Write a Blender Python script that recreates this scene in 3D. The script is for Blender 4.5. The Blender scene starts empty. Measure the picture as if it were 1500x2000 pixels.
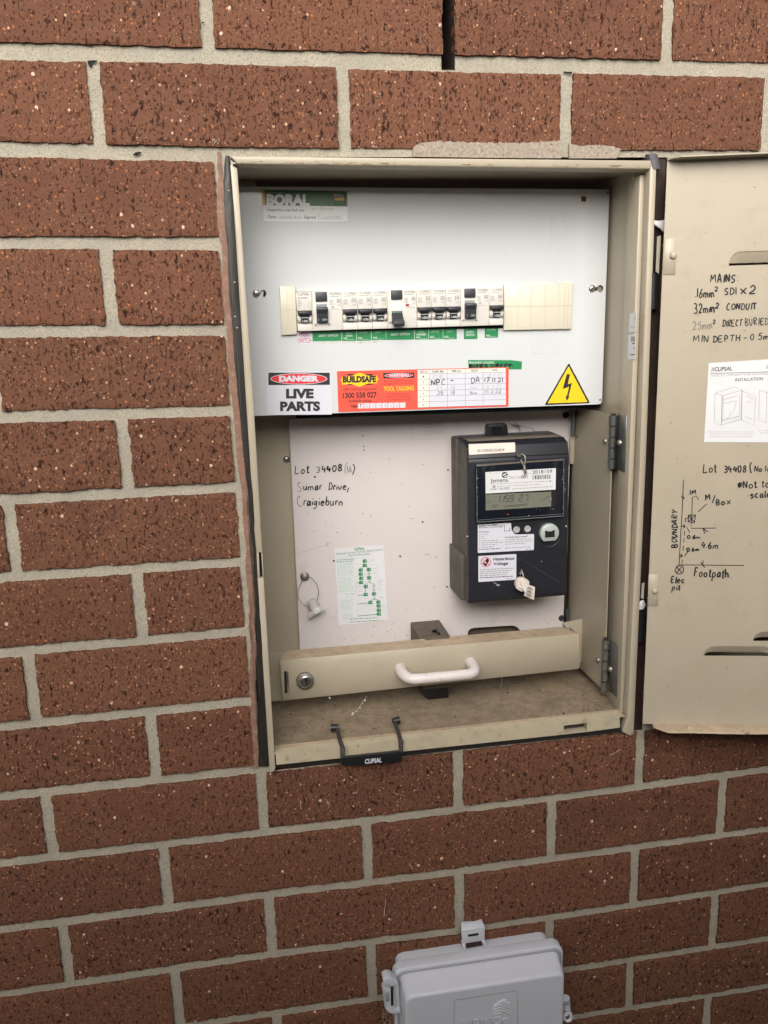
import bpy, bmesh, math, random
from mathutils import Vector, Matrix, Euler, noise
random.seed(11)
SC = bpy.context.scene
COL = SC.collection

# ---------------------------------------------------------------- camera, light, exposure
CAM_LOC = Vector((0.0048, -0.934, -0.3374))
CAM_ROT = Euler((1.3436, 0.0274, -0.1678), 'XYZ')
FPX = 1671.12                       # focal length in pixels of the 1500 x 2000 photograph
cd = bpy.data.cameras.new('camera')
cam = bpy.data.objects.new('camera', cd); COL.objects.link(cam)
cam.location = CAM_LOC; cam.rotation_euler = CAM_ROT
cd.sensor_fit = 'VERTICAL'; cd.sensor_height = 36.0; cd.lens = 36.0 * FPX / 2000.0
cd.clip_start = 0.01; cd.clip_end = 500
SC.camera = cam

SUN_DIR = Vector((-0.25, -1.0, 0.60)).normalized()       # towards the light
world = bpy.data.worlds.new('World'); SC.world = world; world.use_nodes = True
wn = world.node_tree.nodes; wl = world.node_tree.links
wn.clear()
sky = wn.new('ShaderNodeTexSky'); sky.sky_type = 'NISHITA'; sky.sun_disc = False
sky.sun_elevation = math.asin(SUN_DIR.z); sky.sun_rotation = math.atan2(SUN_DIR.x, SUN_DIR.y)
sky.air_density = 1.0; sky.dust_density = 4.0
hs = wn.new('ShaderNodeHueSaturation'); hs.inputs['Saturation'].default_value = 0.30
wb = wn.new('ShaderNodeBackground'); wb.inputs['Strength'].default_value = 0.12
wo = wn.new('ShaderNodeOutputWorld')
wl.new(sky.outputs[0], hs.inputs['Color']); wl.new(hs.outputs[0], wb.inputs['Color']); wl.new(wb.outputs[0], wo.inputs['Surface'])
sd = bpy.data.lights.new('sun', 'SUN'); sd.energy = 1.5; sd.angle = math.radians(55); sd.color = (1.0, 0.94, 0.84)
sun = bpy.data.objects.new('sun', sd); COL.objects.link(sun)
sun.rotation_euler = SUN_DIR.to_track_quat('Z', 'Y').to_euler()
SC.view_settings.view_transform = 'Standard'; SC.view_settings.look = 'None'
SC.view_settings.exposure = 0.80; SC.view_settings.gamma = 1.0; SC.view_settings.use_curve_mapping = False
SC.cycles.max_bounces = 8

# ---------------------------------------------------------------- measuring helpers
# every surface below was measured off the photograph: a pixel of it plus the plane it lies on gives a point of the place
ROT = CAM_ROT.to_matrix()
class Plane:
    def __init__(s, p, n): s.p = Vector(p); s.n = Vector(n).normalized()
def PY(y): return Plane((0, y, 0), (0, -1, 0))
def PX(x): return Plane((x, 0, 0), (-1, 0, 0))
def PZ(z): return Plane((0, 0, z), (0, 0, 1))
def at(u, v, pl, off=0.0):
    if not isinstance(pl, Plane): pl = PY(pl)
    d = ROT @ Vector(((u - 750) / FPX, -(v - 1000) / FPX, -1.0))
    p = pl.p + pl.n * off
    return CAM_LOC + d * ((p - CAM_LOC).dot(pl.n) / d.dot(pl.n))
WALLP = PY(0.0)
YU = 0.098; UP = PY(YU)             # the white switch panel
YL = 0.178; LP = PY(YL)             # the meter board behind it
DOOR_A = math.radians(14.19)
DOOR_P = Vector((0.4712, -0.0223, -0.842)); DOOR_D = Vector((math.cos(DOOR_A), -math.sin(DOOR_A), 0)); DOOR_N = Vector((-math.sin(DOOR_A), -math.cos(DOOR_A), 0))
DP = Plane(DOOR_P, DOOR_N)

# ---------------------------------------------------------------- materials
MATS = {}
def mat(name, col, rough=0.5, metal=0.0, var=0.0, vscale=20.0, bump=0.0, bscale=200.0, speck=0.0, speck_col=(0.08, 0.06, 0.04), sscale=120.0,
        spec=0.5, coat=0.0, alpha=1.0, emit=None, dust=None, dust_amt=0.0):
    if name in MATS: return MATS[name]
    m = bpy.data.materials.new(name); m.use_nodes = True
    nt = m.node_tree; N = nt.nodes; L = nt.links
    b = N['Principled BSDF']
    b.inputs['Base Color'].default_value = (*col, 1); b.inputs['Roughness'].default_value = rough
    b.inputs['Metallic'].default_value = metal; b.inputs['Specular IOR Level'].default_value = spec
    b.inputs['Coat Weight'].default_value = coat; b.inputs['Coat Roughness'].default_value = 0.06
    if alpha < 1: b.inputs['Alpha'].default_value = alpha
    if emit: b.inputs['Emission Color'].default_value = (*emit[:3], 1); b.inputs['Emission Strength'].default_value = emit[3]
    tc = N.new('ShaderNodeTexCoord'); out = None
    geo = N.new('ShaderNodeNewGeometry')
    rgb = N.new('ShaderNodeRGB'); rgb.outputs[0].default_value = (*col, 1); out = rgb.outputs[0]
    def mix(fac, a, colb, mode='MIX'):
        x = N.new('ShaderNodeMix'); x.data_type = 'RGBA'; x.blend_type = mode
        if isinstance(fac, float): x.inputs[0].default_value = fac
        else: L.new(fac, x.inputs[0])
        L.new(a, x.inputs[6])
        if isinstance(colb, tuple): x.inputs[7].default_value = (*colb, 1)
        else: L.new(colb, x.inputs[7])
        return x.outputs[2]
    def noi(scale, detail=4, rough_=0.6):
        n = N.new('ShaderNodeTexNoise'); n.inputs['Scale'].default_value = scale; n.inputs['Detail'].default_value = detail; n.inputs['Roughness'].default_value = rough_
        L.new(geo.outputs['Position'], n.inputs['Vector']); return n.outputs['Fac']
    def ramp(v, a, c, lo=0.0, hi=1.0):
        r = N.new('ShaderNodeMapRange'); r.inputs[1].default_value = a; r.inputs[2].default_value = c; r.inputs[3].default_value = lo; r.inputs[4].default_value = hi
        L.new(v, r.inputs[0]); return r.outputs[0]
    if var:
        dk = tuple(c * (1 - var) for c in col); out = mix(ramp(noi(vscale), 0.35, 0.7), out, dk)
    if dust:
        out = mix(ramp(noi(vscale * 3, 6, 0.75), 0.52 - dust_amt * 0.4, 0.72), out, dust)
    if speck:
        a = ramp(noi(sscale, 3, 0.55), 0.81 - speck * 0.1, 0.85 - speck * 0.1); out = mix(a, out, speck_col)
    L.new(out, b.inputs['Base Color'])
    if rough > 0.05 and metal < 0.5 and var:
        L.new(ramp(noi(vscale * 2.3), 0.3, 0.75, rough * 0.8, min(1, rough * 1.25)), b.inputs['Roughness'])
    if bump:
        bp = N.new('ShaderNodeBump'); bp.inputs['Strength'].default_value = bump; bp.inputs['Distance'].default_value = 0.001
        L.new(noi(bscale, 3), bp.inputs['Height']); L.new(bp.outputs[0], b.inputs['Normal'])
    MATS[name] = m; return m

BEIGE = mat('beige_paint', (0.405, 0.352, 0.268), 0.38, var=0.09, vscale=9, speck=0.3, sscale=190, bump=0.03, bscale=60, dust=(0.37, 0.31, 0.225), dust_amt=-0.05)
BEIGE_DIRTY = mat('beige_paint_dirty', (0.46, 0.40, 0.285), 0.5, var=0.15, vscale=30, speck=0.7, sscale=150, dust=(0.25, 0.19, 0.11), dust_amt=-0.06, bump=0.05)
DUSTY = mat('dusty_beige', (0.275, 0.215, 0.145), 0.9, var=0.35, vscale=35, speck=1.0, sscale=260, dust=(0.135, 0.098, 0.058), dust_amt=0.12, bump=0.25, bscale=700, speck_col=(0.06, 0.045, 0.03))
FLANGE_DIRT = mat('beige_dirty_flange', (0.46, 0.36, 0.25), 0.75, var=0.25, vscale=25, speck=0.8, sscale=160, dust=(0.30, 0.20, 0.13), dust_amt=0.1)
WHITE = mat('white_gloss_panel', (0.59, 0.61, 0.62), 0.16, var=0.03, vscale=6, spec=0.5, coat=0.25)
BOARD = mat('meter_board_white', (0.64, 0.59, 0.58), 0.32, var=0.06, vscale=8)
CREAM = mat('cream_plastic', (0.64, 0.60, 0.49), 0.28, var=0.04, vscale=15)
CREAM_LINE = mat('cream_groove', (0.56, 0.50, 0.385), 0.6)
BWHITE = mat('breaker_white', (0.64, 0.62, 0.58), 0.35, var=0.03, vscale=40)
BGREY = mat('breaker_grey_trim', (0.40, 0.40, 0.39), 0.4)
BCREAMGAP = mat('breaker_seam', (0.42, 0.34, 0.24), 0.7)
TOGGLE = mat('toggle_black', (0.018, 0.019, 0.024), 0.38)
TGREY = mat('toggle_charcoal', (0.035, 0.038, 0.046), 0.42)
INK = mat('printed_black', (0.015, 0.015, 0.017), 0.5)
PEN = mat('black_marker', (0.012, 0.012, 0.016), 0.6)
PENF = mat('faded_marker', (0.17, 0.16, 0.165), 0.65)
PENG = mat('faint_grey_pencil', (0.44, 0.43, 0.43), 0.65)
GREYINK = mat('printed_grey', (0.26, 0.25, 0.25), 0.5)
LGREYINK = mat('printed_light_grey', (0.42, 0.41, 0.39), 0.5)
GREEN = mat('label_green', (0.022, 0.235, 0.080), 0.35, var=0.08, vscale=50)
DGREEN = mat('sticker_dark_green', (0.02, 0.125, 0.048), 0.32)
OLIVE = mat('sticker_olive_green', (0.055, 0.13, 0.035), 0.32)
LABELTXT = mat('label_white_print', (0.72, 0.75, 0.72), 0.45)
LABELTXT2 = mat('label_faded_print', (0.36, 0.52, 0.40), 0.45)
STWHITE = mat('sticker_white', (0.62, 0.62, 0.69), 0.34, var=0.02)
PAPER = mat('paper_white', (0.64, 0.64, 0.65), 0.55, var=0.05, vscale=30)
CREAMPAPER = mat('sticker_cream', (0.72, 0.70, 0.64), 0.4)
RED = mat('sticker_red', (0.78, 0.095, 0.062), 0.38, var=0.03)
DRED = mat('danger_red', (0.66, 0.035, 0.045), 0.35)
REDINK = mat('red_print', (0.42, 0.035, 0.05), 0.45)
YELLOW = mat('sticker_yellow', (0.83, 0.55, 0.02), 0.35)
GOLD = mat('sticker_gold', (0.58, 0.40, 0.08), 0.35)
SGREEN = mat('guide_green', (0.03, 0.23, 0.09), 0.5)
SGREENL = mat('guide_green_light', (0.33, 0.54, 0.41), 0.5)
MBODY = mat('meter_charcoal', (0.018, 0.0195, 0.026), 0.42, var=0.15, vscale=30, spec=0.35)
MSIDE = mat('meter_side_charcoal', (0.085, 0.076, 0.067), 0.65, var=0.2, vscale=25)
MDUST = mat('meter_dusty_top', (0.155, 0.125, 0.10), 0.95, var=0.3, vscale=60, bump=0.15, bscale=700)
MWIN = mat('meter_window', (0.008, 0.010, 0.016), 0.10, coat=0.6)
LCDM = mat('lcd_grey_green', (0.165, 0.17, 0.135), 0.25)
LCDI = mat('lcd_segment', (0.035, 0.042, 0.036), 0.4)
STEEL = mat('steel', (0.55, 0.54, 0.52), 0.28, metal=1.0)
ZINC = mat('zinc_hinge', (0.20, 0.21, 0.21), 0.36, metal=0.85)
ZINC2 = mat('rusty_zinc_hinge', (0.16, 0.16, 0.15), 0.55, metal=0.7, speck=2.2, sscale=330, speck_col=(0.30, 0.28, 0.24), bump=0.4, bscale=500)
BRASSY = mat('dull_screw', (0.42, 0.39, 0.33), 0.4, metal=0.9)
DARKSCREW = mat('dark_screw', (0.05, 0.047, 0.045), 0.45, metal=0.5)
PORT = mat('optical_port_metal', (0.47, 0.53, 0.50), 0.45, metal=0.35)
BTN = mat('grey_rubber', (0.36, 0.36, 0.37), 0.5)
HOLE = mat('dark_hole', (0.006, 0.006, 0.006), 0.9)
BLACKP = mat('black_plastic', (0.012, 0.012, 0.014), 0.35)
BLACKD = mat('black_plastic_dusty', (0.035, 0.03, 0.026), 0.75, var=0.3, vscale=60, dust=(0.09, 0.07, 0.05), dust_amt=0.0)
SEAL = mat('black_sealant', (0.022, 0.019, 0.016), 0.42, var=0.3, vscale=50, speck=0.8, sscale=130, speck_col=(0.075, 0.06, 0.045), bump=0.3, bscale=90)
SMEAR = mat('brick_coloured_smear', (0.235, 0.125, 0.085), 0.75, var=0.3, vscale=45, bump=0.6, bscale=160, dust=(0.32, 0.24, 0.18), dust_amt=-0.02)
DARKREV = mat('dark_brown_reveal', (0.035, 0.017, 0.012), 0.8, var=0.4, vscale=30)
WHITEP = mat('white_handle_plastic', (0.66, 0.61, 0.59), 0.42, var=0.05, vscale=40, dust=(0.55, 0.36, 0.22), dust_amt=-0.08)
BROWNB = mat('dusty_fuse_brown', (0.115, 0.092, 0.07), 0.92, var=0.25, vscale=60, speck=0.8, sscale=300, bump=0.2, bscale=600)
TAGW = mat('seal_tag_plastic', (0.66, 0.58, 0.52), 0.35, var=0.08, vscale=60)
TAGC = mat('seal_clear_plastic', (0.50, 0.49, 0.46), 0.25, var=0.1, vscale=90)
WIRE = mat('seal_wire', (0.50, 0.46, 0.38), 0.4, metal=0.6)
WIRED = mat('dark_seal_wire', (0.20, 0.19, 0.185), 0.5, metal=0.3)
NBN = mat('grey_utility_plastic', (0.50, 0.505, 0.545), 0.45, var=0.03, vscale=30, bump=0.02, bscale=900)
NBND = mat('grey_utility_plastic_dark', (0.26, 0.26, 0.29), 0.5, var=0.05)
COBWEB = mat('cobweb', (0.62, 0.58, 0.52), 0.9)
RAG = mat('white_paint_blob', (0.72, 0.71, 0.72), 0.5)
FENCEM = mat('shade_fence_timber', (0.22, 0.19, 0.16), 0.85, var=0.3, vscale=6)

def brick_material():
    m = bpy.data.materials.new('textured_clay_brick'); m.use_nodes = True
    nt = m.node_tree; N = nt.nodes; L = nt.links; b = N['Principled BSDF']
    geo = N.new('ShaderNodeNewGeometry')
    def mapv(sx, sy, sz, warp=0.0):
        mp = N.new('ShaderNodeMapping'); mp.inputs['Scale'].default_value = (sx, sy, sz)
        if warp:
            n = N.new('ShaderNodeTexNoise'); n.inputs['Scale'].default_value = 260; n.inputs['Detail'].default_value = 2
            L.new(geo.outputs['Position'], n.inputs['Vector'])
            va = N.new('ShaderNodeVectorMath'); va.operation = 'MULTIPLY_ADD'; L.new(n.outputs['Color'], va.inputs[0]); va.inputs[1].default_value = (warp,) * 3
            L.new(geo.outputs['Position'], va.inputs[2]); L.new(va.outputs[0], mp.inputs['Vector'])
        else: L.new(geo.outputs['Position'], mp.inputs['Vector'])
        return mp.outputs[0]
    def mr(v, a, c, lo=0.0, hi=1.0):
        r = N.new('ShaderNodeMapRange'); r.inputs[1].default_value = a; r.inputs[2].default_value = c; r.inputs[3].default_value = lo; r.inputs[4].default_value = hi
        L.new(v, r.inputs[0]); return r.outputs[0]
    def math_(op, a, c=None):
        x = N.new('ShaderNodeMath'); x.operation = op
        for i, v in enumerate((a, c)):
            if v is None: continue
            if isinstance(v, (int, float)): x.inputs[i].default_value = v
            else: L.new(v, x.inputs[i])
        return x.outputs[0]
    def mix(f, a, c):
        x = N.new('ShaderNodeMix'); x.data_type = 'RGBA'
        if isinstance(f, float): x.inputs[0].default_value = f
        else: L.new(f, x.inputs[0])
        for i, v in ((6, a), (7, c)):
            if isinstance(v, tuple): x.inputs[i].default_value = (*v, 1)
            else: L.new(v, x.inputs[i])
        return x.outputs[2]
    def noi(vec, scale, det=4, r=0.6):
        n = N.new('ShaderNodeTexNoise'); n.inputs['Scale'].default_value = scale; n.inputs['Detail'].default_value = det; n.inputs['Roughness'].default_value = r
        L.new(vec, n.inputs['Vector']); return n.outputs['Fac']
    def vor(vec, scale):
        v = N.new('ShaderNodeTexVoronoi'); v.inputs['Scale'].default_value = scale; L.new(vec, v.inputs['Vector']); return v
    P1 = mapv(1, 1, 1)
    ri = geo.outputs['Random Per Island']
    base = mix(ri, (0.170, 0.077, 0.046), (0.102, 0.048, 0.032))
    base = mix(mr(noi(P1, 22, 5), 0.35, 0.7), base, (0.162, 0.077, 0.046))
    base = mix(mr(noi(P1, 350, 4, 0.8), 0.38, 0.68, 0, 0.75), base, (0.115, 0.046, 0.030))
    # orange and pale grit
    W = mapv(1, 1, 0.9, 0.0022)
    vg = vor(W, 230); gr = N.new('ShaderNodeSeparateColor'); L.new(vg.outputs['Color'], gr.inputs[0])
    gmask = math_('MULTIPLY', mr(vg.outputs['Distance'], 0.34, 0.22), mr(gr.outputs[0], 0.84, 0.86))
    gcol = mix(mr(gr.outputs[1], 0.35, 0.75), (0.33, 0.125, 0.055), (0.56, 0.37, 0.235))
    base = mix(gmask, base, gcol)
    vg3 = vor(W, 430); g3 = N.new('ShaderNodeSeparateColor'); L.new(vg3.outputs['Color'], g3.inputs[0])
    gm3 = math_('MULTIPLY', mr(vg3.outputs['Distance'], 0.36, 0.25), mr(g3.outputs[0], 0.83, 0.85))
    base = mix(math_('MULTIPLY', gm3, 0.6), base, mix(g3.outputs[1], (0.30, 0.11, 0.05), (0.50, 0.32, 0.20)))
    vg2 = vor(W, 100); g2 = N.new('ShaderNodeSeparateColor'); L.new(vg2.outputs['Color'], g2.inputs[0])
    gm2 = math_('MULTIPLY', mr(vg2.outputs['Distance'], 0.19, 0.14), mr(g2.outputs[0], 0.93, 0.94))
    base = mix(gm2, base, (0.60, 0.43, 0.31))
    # dark pits, drawn out vertically by the wire cut
    pm = mr(noi(mapv(1, 1, 0.55), 230, 4, 0.62), 0.590, 0.622)
    pm = math_('MULTIPLY', pm, mr(noi(P1, 60, 3), 0.40, 0.56, 0.25, 1.0))
    pm2 = mr(noi(mapv(1, 1, 0.6), 460, 2, 0.5), 0.62, 0.66)
    vq = vor(mapv(1, 1, 0.5, 0.003), 170); pq = N.new('ShaderNodeSeparateColor'); L.new(vq.outputs['Color'], pq.inputs[0])
    pm3 = math_('MULTIPLY', mr(vq.outputs['Distance'], 0.22, 0.12), mr(pq.outputs[1], 0.80, 0.84))
    pits = math_('MAXIMUM', math_('MAXIMUM', pm, math_('MULTIPLY', pm2, 0.75)), pm3)
    base = mix(math_('MULTIPLY', pits, 0.90), base, (0.022, 0.010, 0.008))
    L.new(base, b.inputs['Base Color']); b.inputs['Roughness'].default_value = 0.88; b.inputs['Specular IOR Level'].default_value = 0.10
    h = math_('SUBTRACT', math_('ADD', math_('MULTIPLY', noi(P1, 240, 4, 0.7), 0.7), math_('MULTIPLY', gmask, 0.35)), math_('MULTIPLY', pits, 1.6))
    bp = N.new('ShaderNodeBump'); bp.inputs['Strength'].default_value = 0.85; bp.inputs['Distance'].default_value = 0.0011
    L.new(h, bp.inputs['Height']); L.new(bp.outputs[0], b.inputs['Normal'])
    return m
BRICK = brick_material()
MORTAR = mat('sandy_mortar', (0.425, 0.385, 0.305), 0.95, var=0.40, vscale=620, speck=1.9, sscale=480, speck_col=(0.20, 0.175, 0.13), bump=1.0, bscale=520, dust=(0.36, 0.325, 0.26), dust_amt=0.0, spec=0.15)
def coarsen(m):                                              # broad weathering on top of the sand grain
    nt = m.node_tree; N = nt.nodes; L = nt.links; b = N['Principled BSDF']; src = b.inputs['Base Color'].links[0].from_socket
    n = N.new('ShaderNodeTexNoise'); n.inputs['Scale'].default_value = 24; n.inputs['Detail'].default_value = 6; L.new(N['Geometry'].outputs['Position'], n.inputs['Vector'])
    r = N.new('ShaderNodeMapRange'); r.inputs[1].default_value = .38; r.inputs[2].default_value = .68; r.inputs[3].default_value = 0; r.inputs[4].default_value = .55; L.new(n.outputs['Fac'], r.inputs[0])
    x = N.new('ShaderNodeMix'); x.data_type = 'RGBA'; L.new(r.outputs[0], x.inputs[0]); L.new(src, x.inputs[6]); x.inputs[7].default_value = (0.27, 0.25, 0.21, 1); L.new(x.outputs[2], b.inputs['Base Color'])
coarsen(MORTAR)

# ---------------------------------------------------------------- mesh and naming helpers
def link(name, me, parent=None):
    o = bpy.data.objects.new(name, me); COL.objects.link(o)
    if parent is not None:
        o.parent = parent; o.matrix_parent_inverse = parent.matrix_world.inverted()
    return o
def tag(o, label, cat, group=None, kind=None):
    if label: o['label'] = label
    if cat: o['category'] = cat
    if group: o['group'] = group
    if kind: o['kind'] = kind
    return o
def thing(name, label, cat, loc=(0, 0, 0), group=None):
    o = bpy.data.objects.new(name, None); COL.objects.link(o); o.location = loc; o.empty_display_size = 0.02
    o.matrix_world = Matrix.Translation(loc)
    return tag(o, label, cat, group)

class MB:
    """collects shapes with several materials into ONE mesh"""
    def __init__(s): s.bm = bmesh.new(); s.mats = []
    def mi(s, m):
        if m not in s.mats: s.mats.append(m)
        return s.mats.index(m)
    def face(s, pts, m, smooth=False):
        vs = [s.bm.verts.new(p) for p in pts]
        f = s.bm.faces.new(vs); f.material_index = s.mi(m); f.smooth = smooth; return f
    def take(s, b2, m, smooth=False):
        i = s.mi(m); mp = {}
        for v in b2.verts: mp[v] = s.bm.verts.new(v.co)
        for f in b2.faces:
            nf = s.bm.faces.new([mp[v] for v in f.verts]); nf.material_index = i; nf.smooth = smooth or f.smooth
        b2.free()
    def box(s, lo, hi, m, bevel=0.0, seg=2):
        b = bmesh.new(); bmesh.ops.create_cube(b, size=1)
        lo = Vector(lo); hi = Vector(hi)
        for v in b.verts: v.co = Vector((lo[k] + (v.co[k] + 0.5) * (hi[k] - lo[k]) for k in range(3)))
        if bevel: bmesh.ops.bevel(b, geom=b.edges[:], offset=bevel, segments=seg, affect='EDGES', profile=0.5, clamp_overlap=True)
        s.take(b, m, bool(bevel) and seg > 1)
    def extr(s, pts, vec, m, bevel=0.0, seg=2, smooth=None):
        """closed prism: polygon pts swept along vec"""
        b = bmesh.new(); vec = Vector(vec)
        a = [b.verts.new(p) for p in pts]; c = [b.verts.new(Vector(p) + vec) for p in pts]
        b.faces.new(a); b.faces.new(c[::-1]); n = len(a)
        for i in range(n): b.faces.new((a[i], c[i], c[(i + 1) % n], a[(i + 1) % n]))
        bmesh.ops.recalc_face_normals(b, faces=b.faces[:])
        if bevel: bmesh.ops.bevel(b, geom=b.edges[:], offset=bevel, segments=seg, affect='EDGES', profile=0.5, clamp_overlap=True)
        s.take(b, m, bool(bevel) if smooth is None else smooth)
    def pprism(s, px, pl, depth, m, bevel=0.0, off=0.0, seg=2):
        """prism whose front face is a pixel outline on plane pl, going 'depth' back from it"""
        if not isinstance(pl, Plane): pl = PY(pl)
        s.extr([at(u, v, pl, off) for u, v in px], -pl.n * depth, m, bevel, seg)
    def tube(s, pts, r, m, n=10, caps=True):
        pts = [Vector(p) for p in pts]; rs = r if isinstance(r, (list, tuple)) else [r] * len(pts)
        b = bmesh.new(); rings = []; up = None
        for i, p in enumerate(pts):
            t = (pts[min(i + 1, len(pts) - 1)] - pts[max(i - 1, 0)]).normalized()
            if up is None: up = t.orthogonal().normalized()
            up = (up - t * up.dot(t)).normalized(); sd_ = t.cross(up)
            rings.append([b.verts.new(p + (up * math.cos(2 * math.pi * k / n) + sd_ * math.sin(2 * math.pi * k / n)) * rs[i]) for k in range(n)])
        for a, c in zip(rings, rings[1:]):
            for k in range(n): b.faces.new((a[k], a[(k + 1) % n], c[(k + 1) % n], c[k])).smooth = True
        if caps:
            b.faces.new([b.verts.new(v.co) for v in rings[0][::-1]]); b.faces.new([b.verts.new(v.co) for v in rings[-1]])
        s.take(b, m)
    def lathe(s, c, axis, prof, m, n=24):
        """prof: list of (distance along axis, radius)"""
        c = Vector(c); ax = Vector(axis).normalized(); e = ax.orthogonal().normalized(); g = ax.cross(e)
        b = bmesh.new(); rings = []
        for h, r in prof:
            rings.append([b.verts.new(c + ax * h + (e * math.cos(2 * math.pi * k / n) + g * math.sin(2 * math.pi * k / n)) * max(r, 1e-5)) for k in range(n)])
        for a, d in zip(rings, rings[1:]):
            for k in range(n): b.faces.new((a[k], a[(k + 1) % n], d[(k + 1) % n], d[k])).smooth = True
        b.faces.new(rings[0][::-1]); b.faces.new(rings[-1])
        s.take(b, m)
    def build(s, name, parent=None):
        me = bpy.data.meshes.new(name); s.bm.normal_update(); s.bm.to_mesh(me); s.bm.free()
        for m in s.mats: me.materials.append(m)
        o = link(name, me, parent)
        return o

# --- built-in lettering turned into flat faces
_TXT = {}
def text_faces(st, bold=0.0):
    k = (st, bold)
    if k in _TXT: return _TXT[k]
    cu = bpy.data.curves.new('lettering', 'FONT'); cu.body = st; cu.size = 1.0; cu.resolution_u = 3; cu.fill_mode = 'FRONT'; cu.offset = bold
    ob = bpy.data.objects.new('lettering', cu); COL.objects.link(ob)
    dg = bpy.context.evaluated_depsgraph_get(); me = bpy.data.meshes.new_from_object(ob.evaluated_get(dg))
    vs = [v.co.copy() for v in me.vertices]; fs = [tuple(p.vertices) for p in me.polygons]
    bpy.data.objects.remove(ob); bpy.data.curves.remove(cu); bpy.data.meshes.remove(me)
    _TXT[k] = (vs, fs); return _TXT[k]
CAPH = max(v.y for v in text_faces('H')[0])

class Decal(MB):
    """flat printed thing on a plane; everything is given in pixels of the photograph and put on the plane"""
    def __init__(s, pl, base=0.00025, step=0.00009):
        super().__init__(); s.pl = pl if isinstance(pl, Plane) else PY(pl); s.base = base; s.step = step
    def o(s, k): return s.base + k * s.step
    def poly(s, px, m, k=0): return s.face([at(u, v, s.pl, s.o(k)) for u, v in px], m)
    def sheet(s, px, m, k=0):
        s.extr([at(u, v, s.pl, s.o(k)) for u, v in px], -s.pl.n * (s.o(k) + 0.00002), m, smooth=False)
    def rect(s, u0, v0, u1, v1, m, k=1, sl=0.0):
        s.poly([(u0, v0), (u1, v0 + sl * (u1 - u0)), (u1, v1 + sl * (u1 - u0)), (u0, v1)], m, k)
    def ell(s, c, ru, rv, m, k=1, n=28, rot=0.0, hole=None):
        cr, sr = math.cos(rot), math.sin(rot)
        def pt(q, f): 
            x = ru * f * math.cos(q); y = rv * f * math.sin(q); return (c[0] + x * cr - y * sr, c[1] + x * sr + y * cr)
        if hole is None: s.poly([pt(2 * math.pi * i / n, 1) for i in range(n)], m, k)
        else:
            for i in range(n):
                a, b = 2 * math.pi * i / n, 2 * math.pi * (i + 1) / n
                s.poly([pt(a, 1), pt(b, 1), pt(b, hole), pt(a, hole)], m, k)
    def line(s, pts, w, m, k=2):
        """flat ribbon of pixel width w along a pixel polyline"""
        n = len(pts); L_, R_ = [], []
        for i in range(n):
            a = pts[max(i - 1, 0)]; b = pts[min(i + 1, n - 1)]
            dx, dy = b[0] - a[0], b[1] - a[1]; l = math.hypot(dx, dy) or 1; ww = w * (.72 if n > 6 and i in (0, n - 1) else 1); nx, ny = -dy / l * ww / 2, dx / l * ww / 2
            L_.append((pts[i][0] + nx, pts[i][1] + ny)); R_.append((pts[i][0] - nx, pts[i][1] - ny))
        LV = [s.bm.verts.new(at(*p, s.pl, s.o(k))) for p in L_]; RV = [s.bm.verts.new(at(*p, s.pl, s.o(k))) for p in R_]
        mi = s.mi(m)
        for i in range(n - 1):
            f = s.bm.faces.new((LV[i], LV[i + 1], RV[i + 1], RV[i])); f.material_index = mi
    def text(s, st, p0, p1, h, m, k=2, bold=0.0, slant=0.0, up=None):
        """baseline from p0 to p1 (pixels), capital height h (pixels)"""
        vs, fs = text_faces(st, bold)
        x0 = min(v.x for v in vs); x1 = max(v.x for v in vs)
        du, dv = p1[0] - p0[0], p1[1] - p0[1]; l = math.hypot(du, dv)
        if up is None: up = (dv / l, -du / l)
        out = []
        for v in vs:
            y = v.y / CAPH; x = (v.x - x0) / (x1 - x0) + slant * y * h / l
            out.append(s.bm.verts.new(at(p0[0] + du * x + up[0] * h * y, p0[1] + dv * x + up[1] * h * y, s.pl, s.o(k))))
        mi = s.mi(m)
        for f in fs:
            try: nf = s.bm.faces.new([out[i] for i in f]); nf.material_index = mi
            except ValueError: pass
    def fine(s, u0, v0, u1, v1, m, w=1.2, k=2, sl=0.0, gap=True):
        """one line of print too small to read: a row of word-length dashes"""
        x = u0
        while x < u1:
            ln = random.uniform(2.5, 8) if gap else u1 - u0
            e = min(u1, x + ln); y0 = v0 + sl * (x - u0); y1 = v0 + sl * (e - u0)
            s.line([(x, y0), (e, y1)], w, m, k); x = e + 1.4

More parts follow.
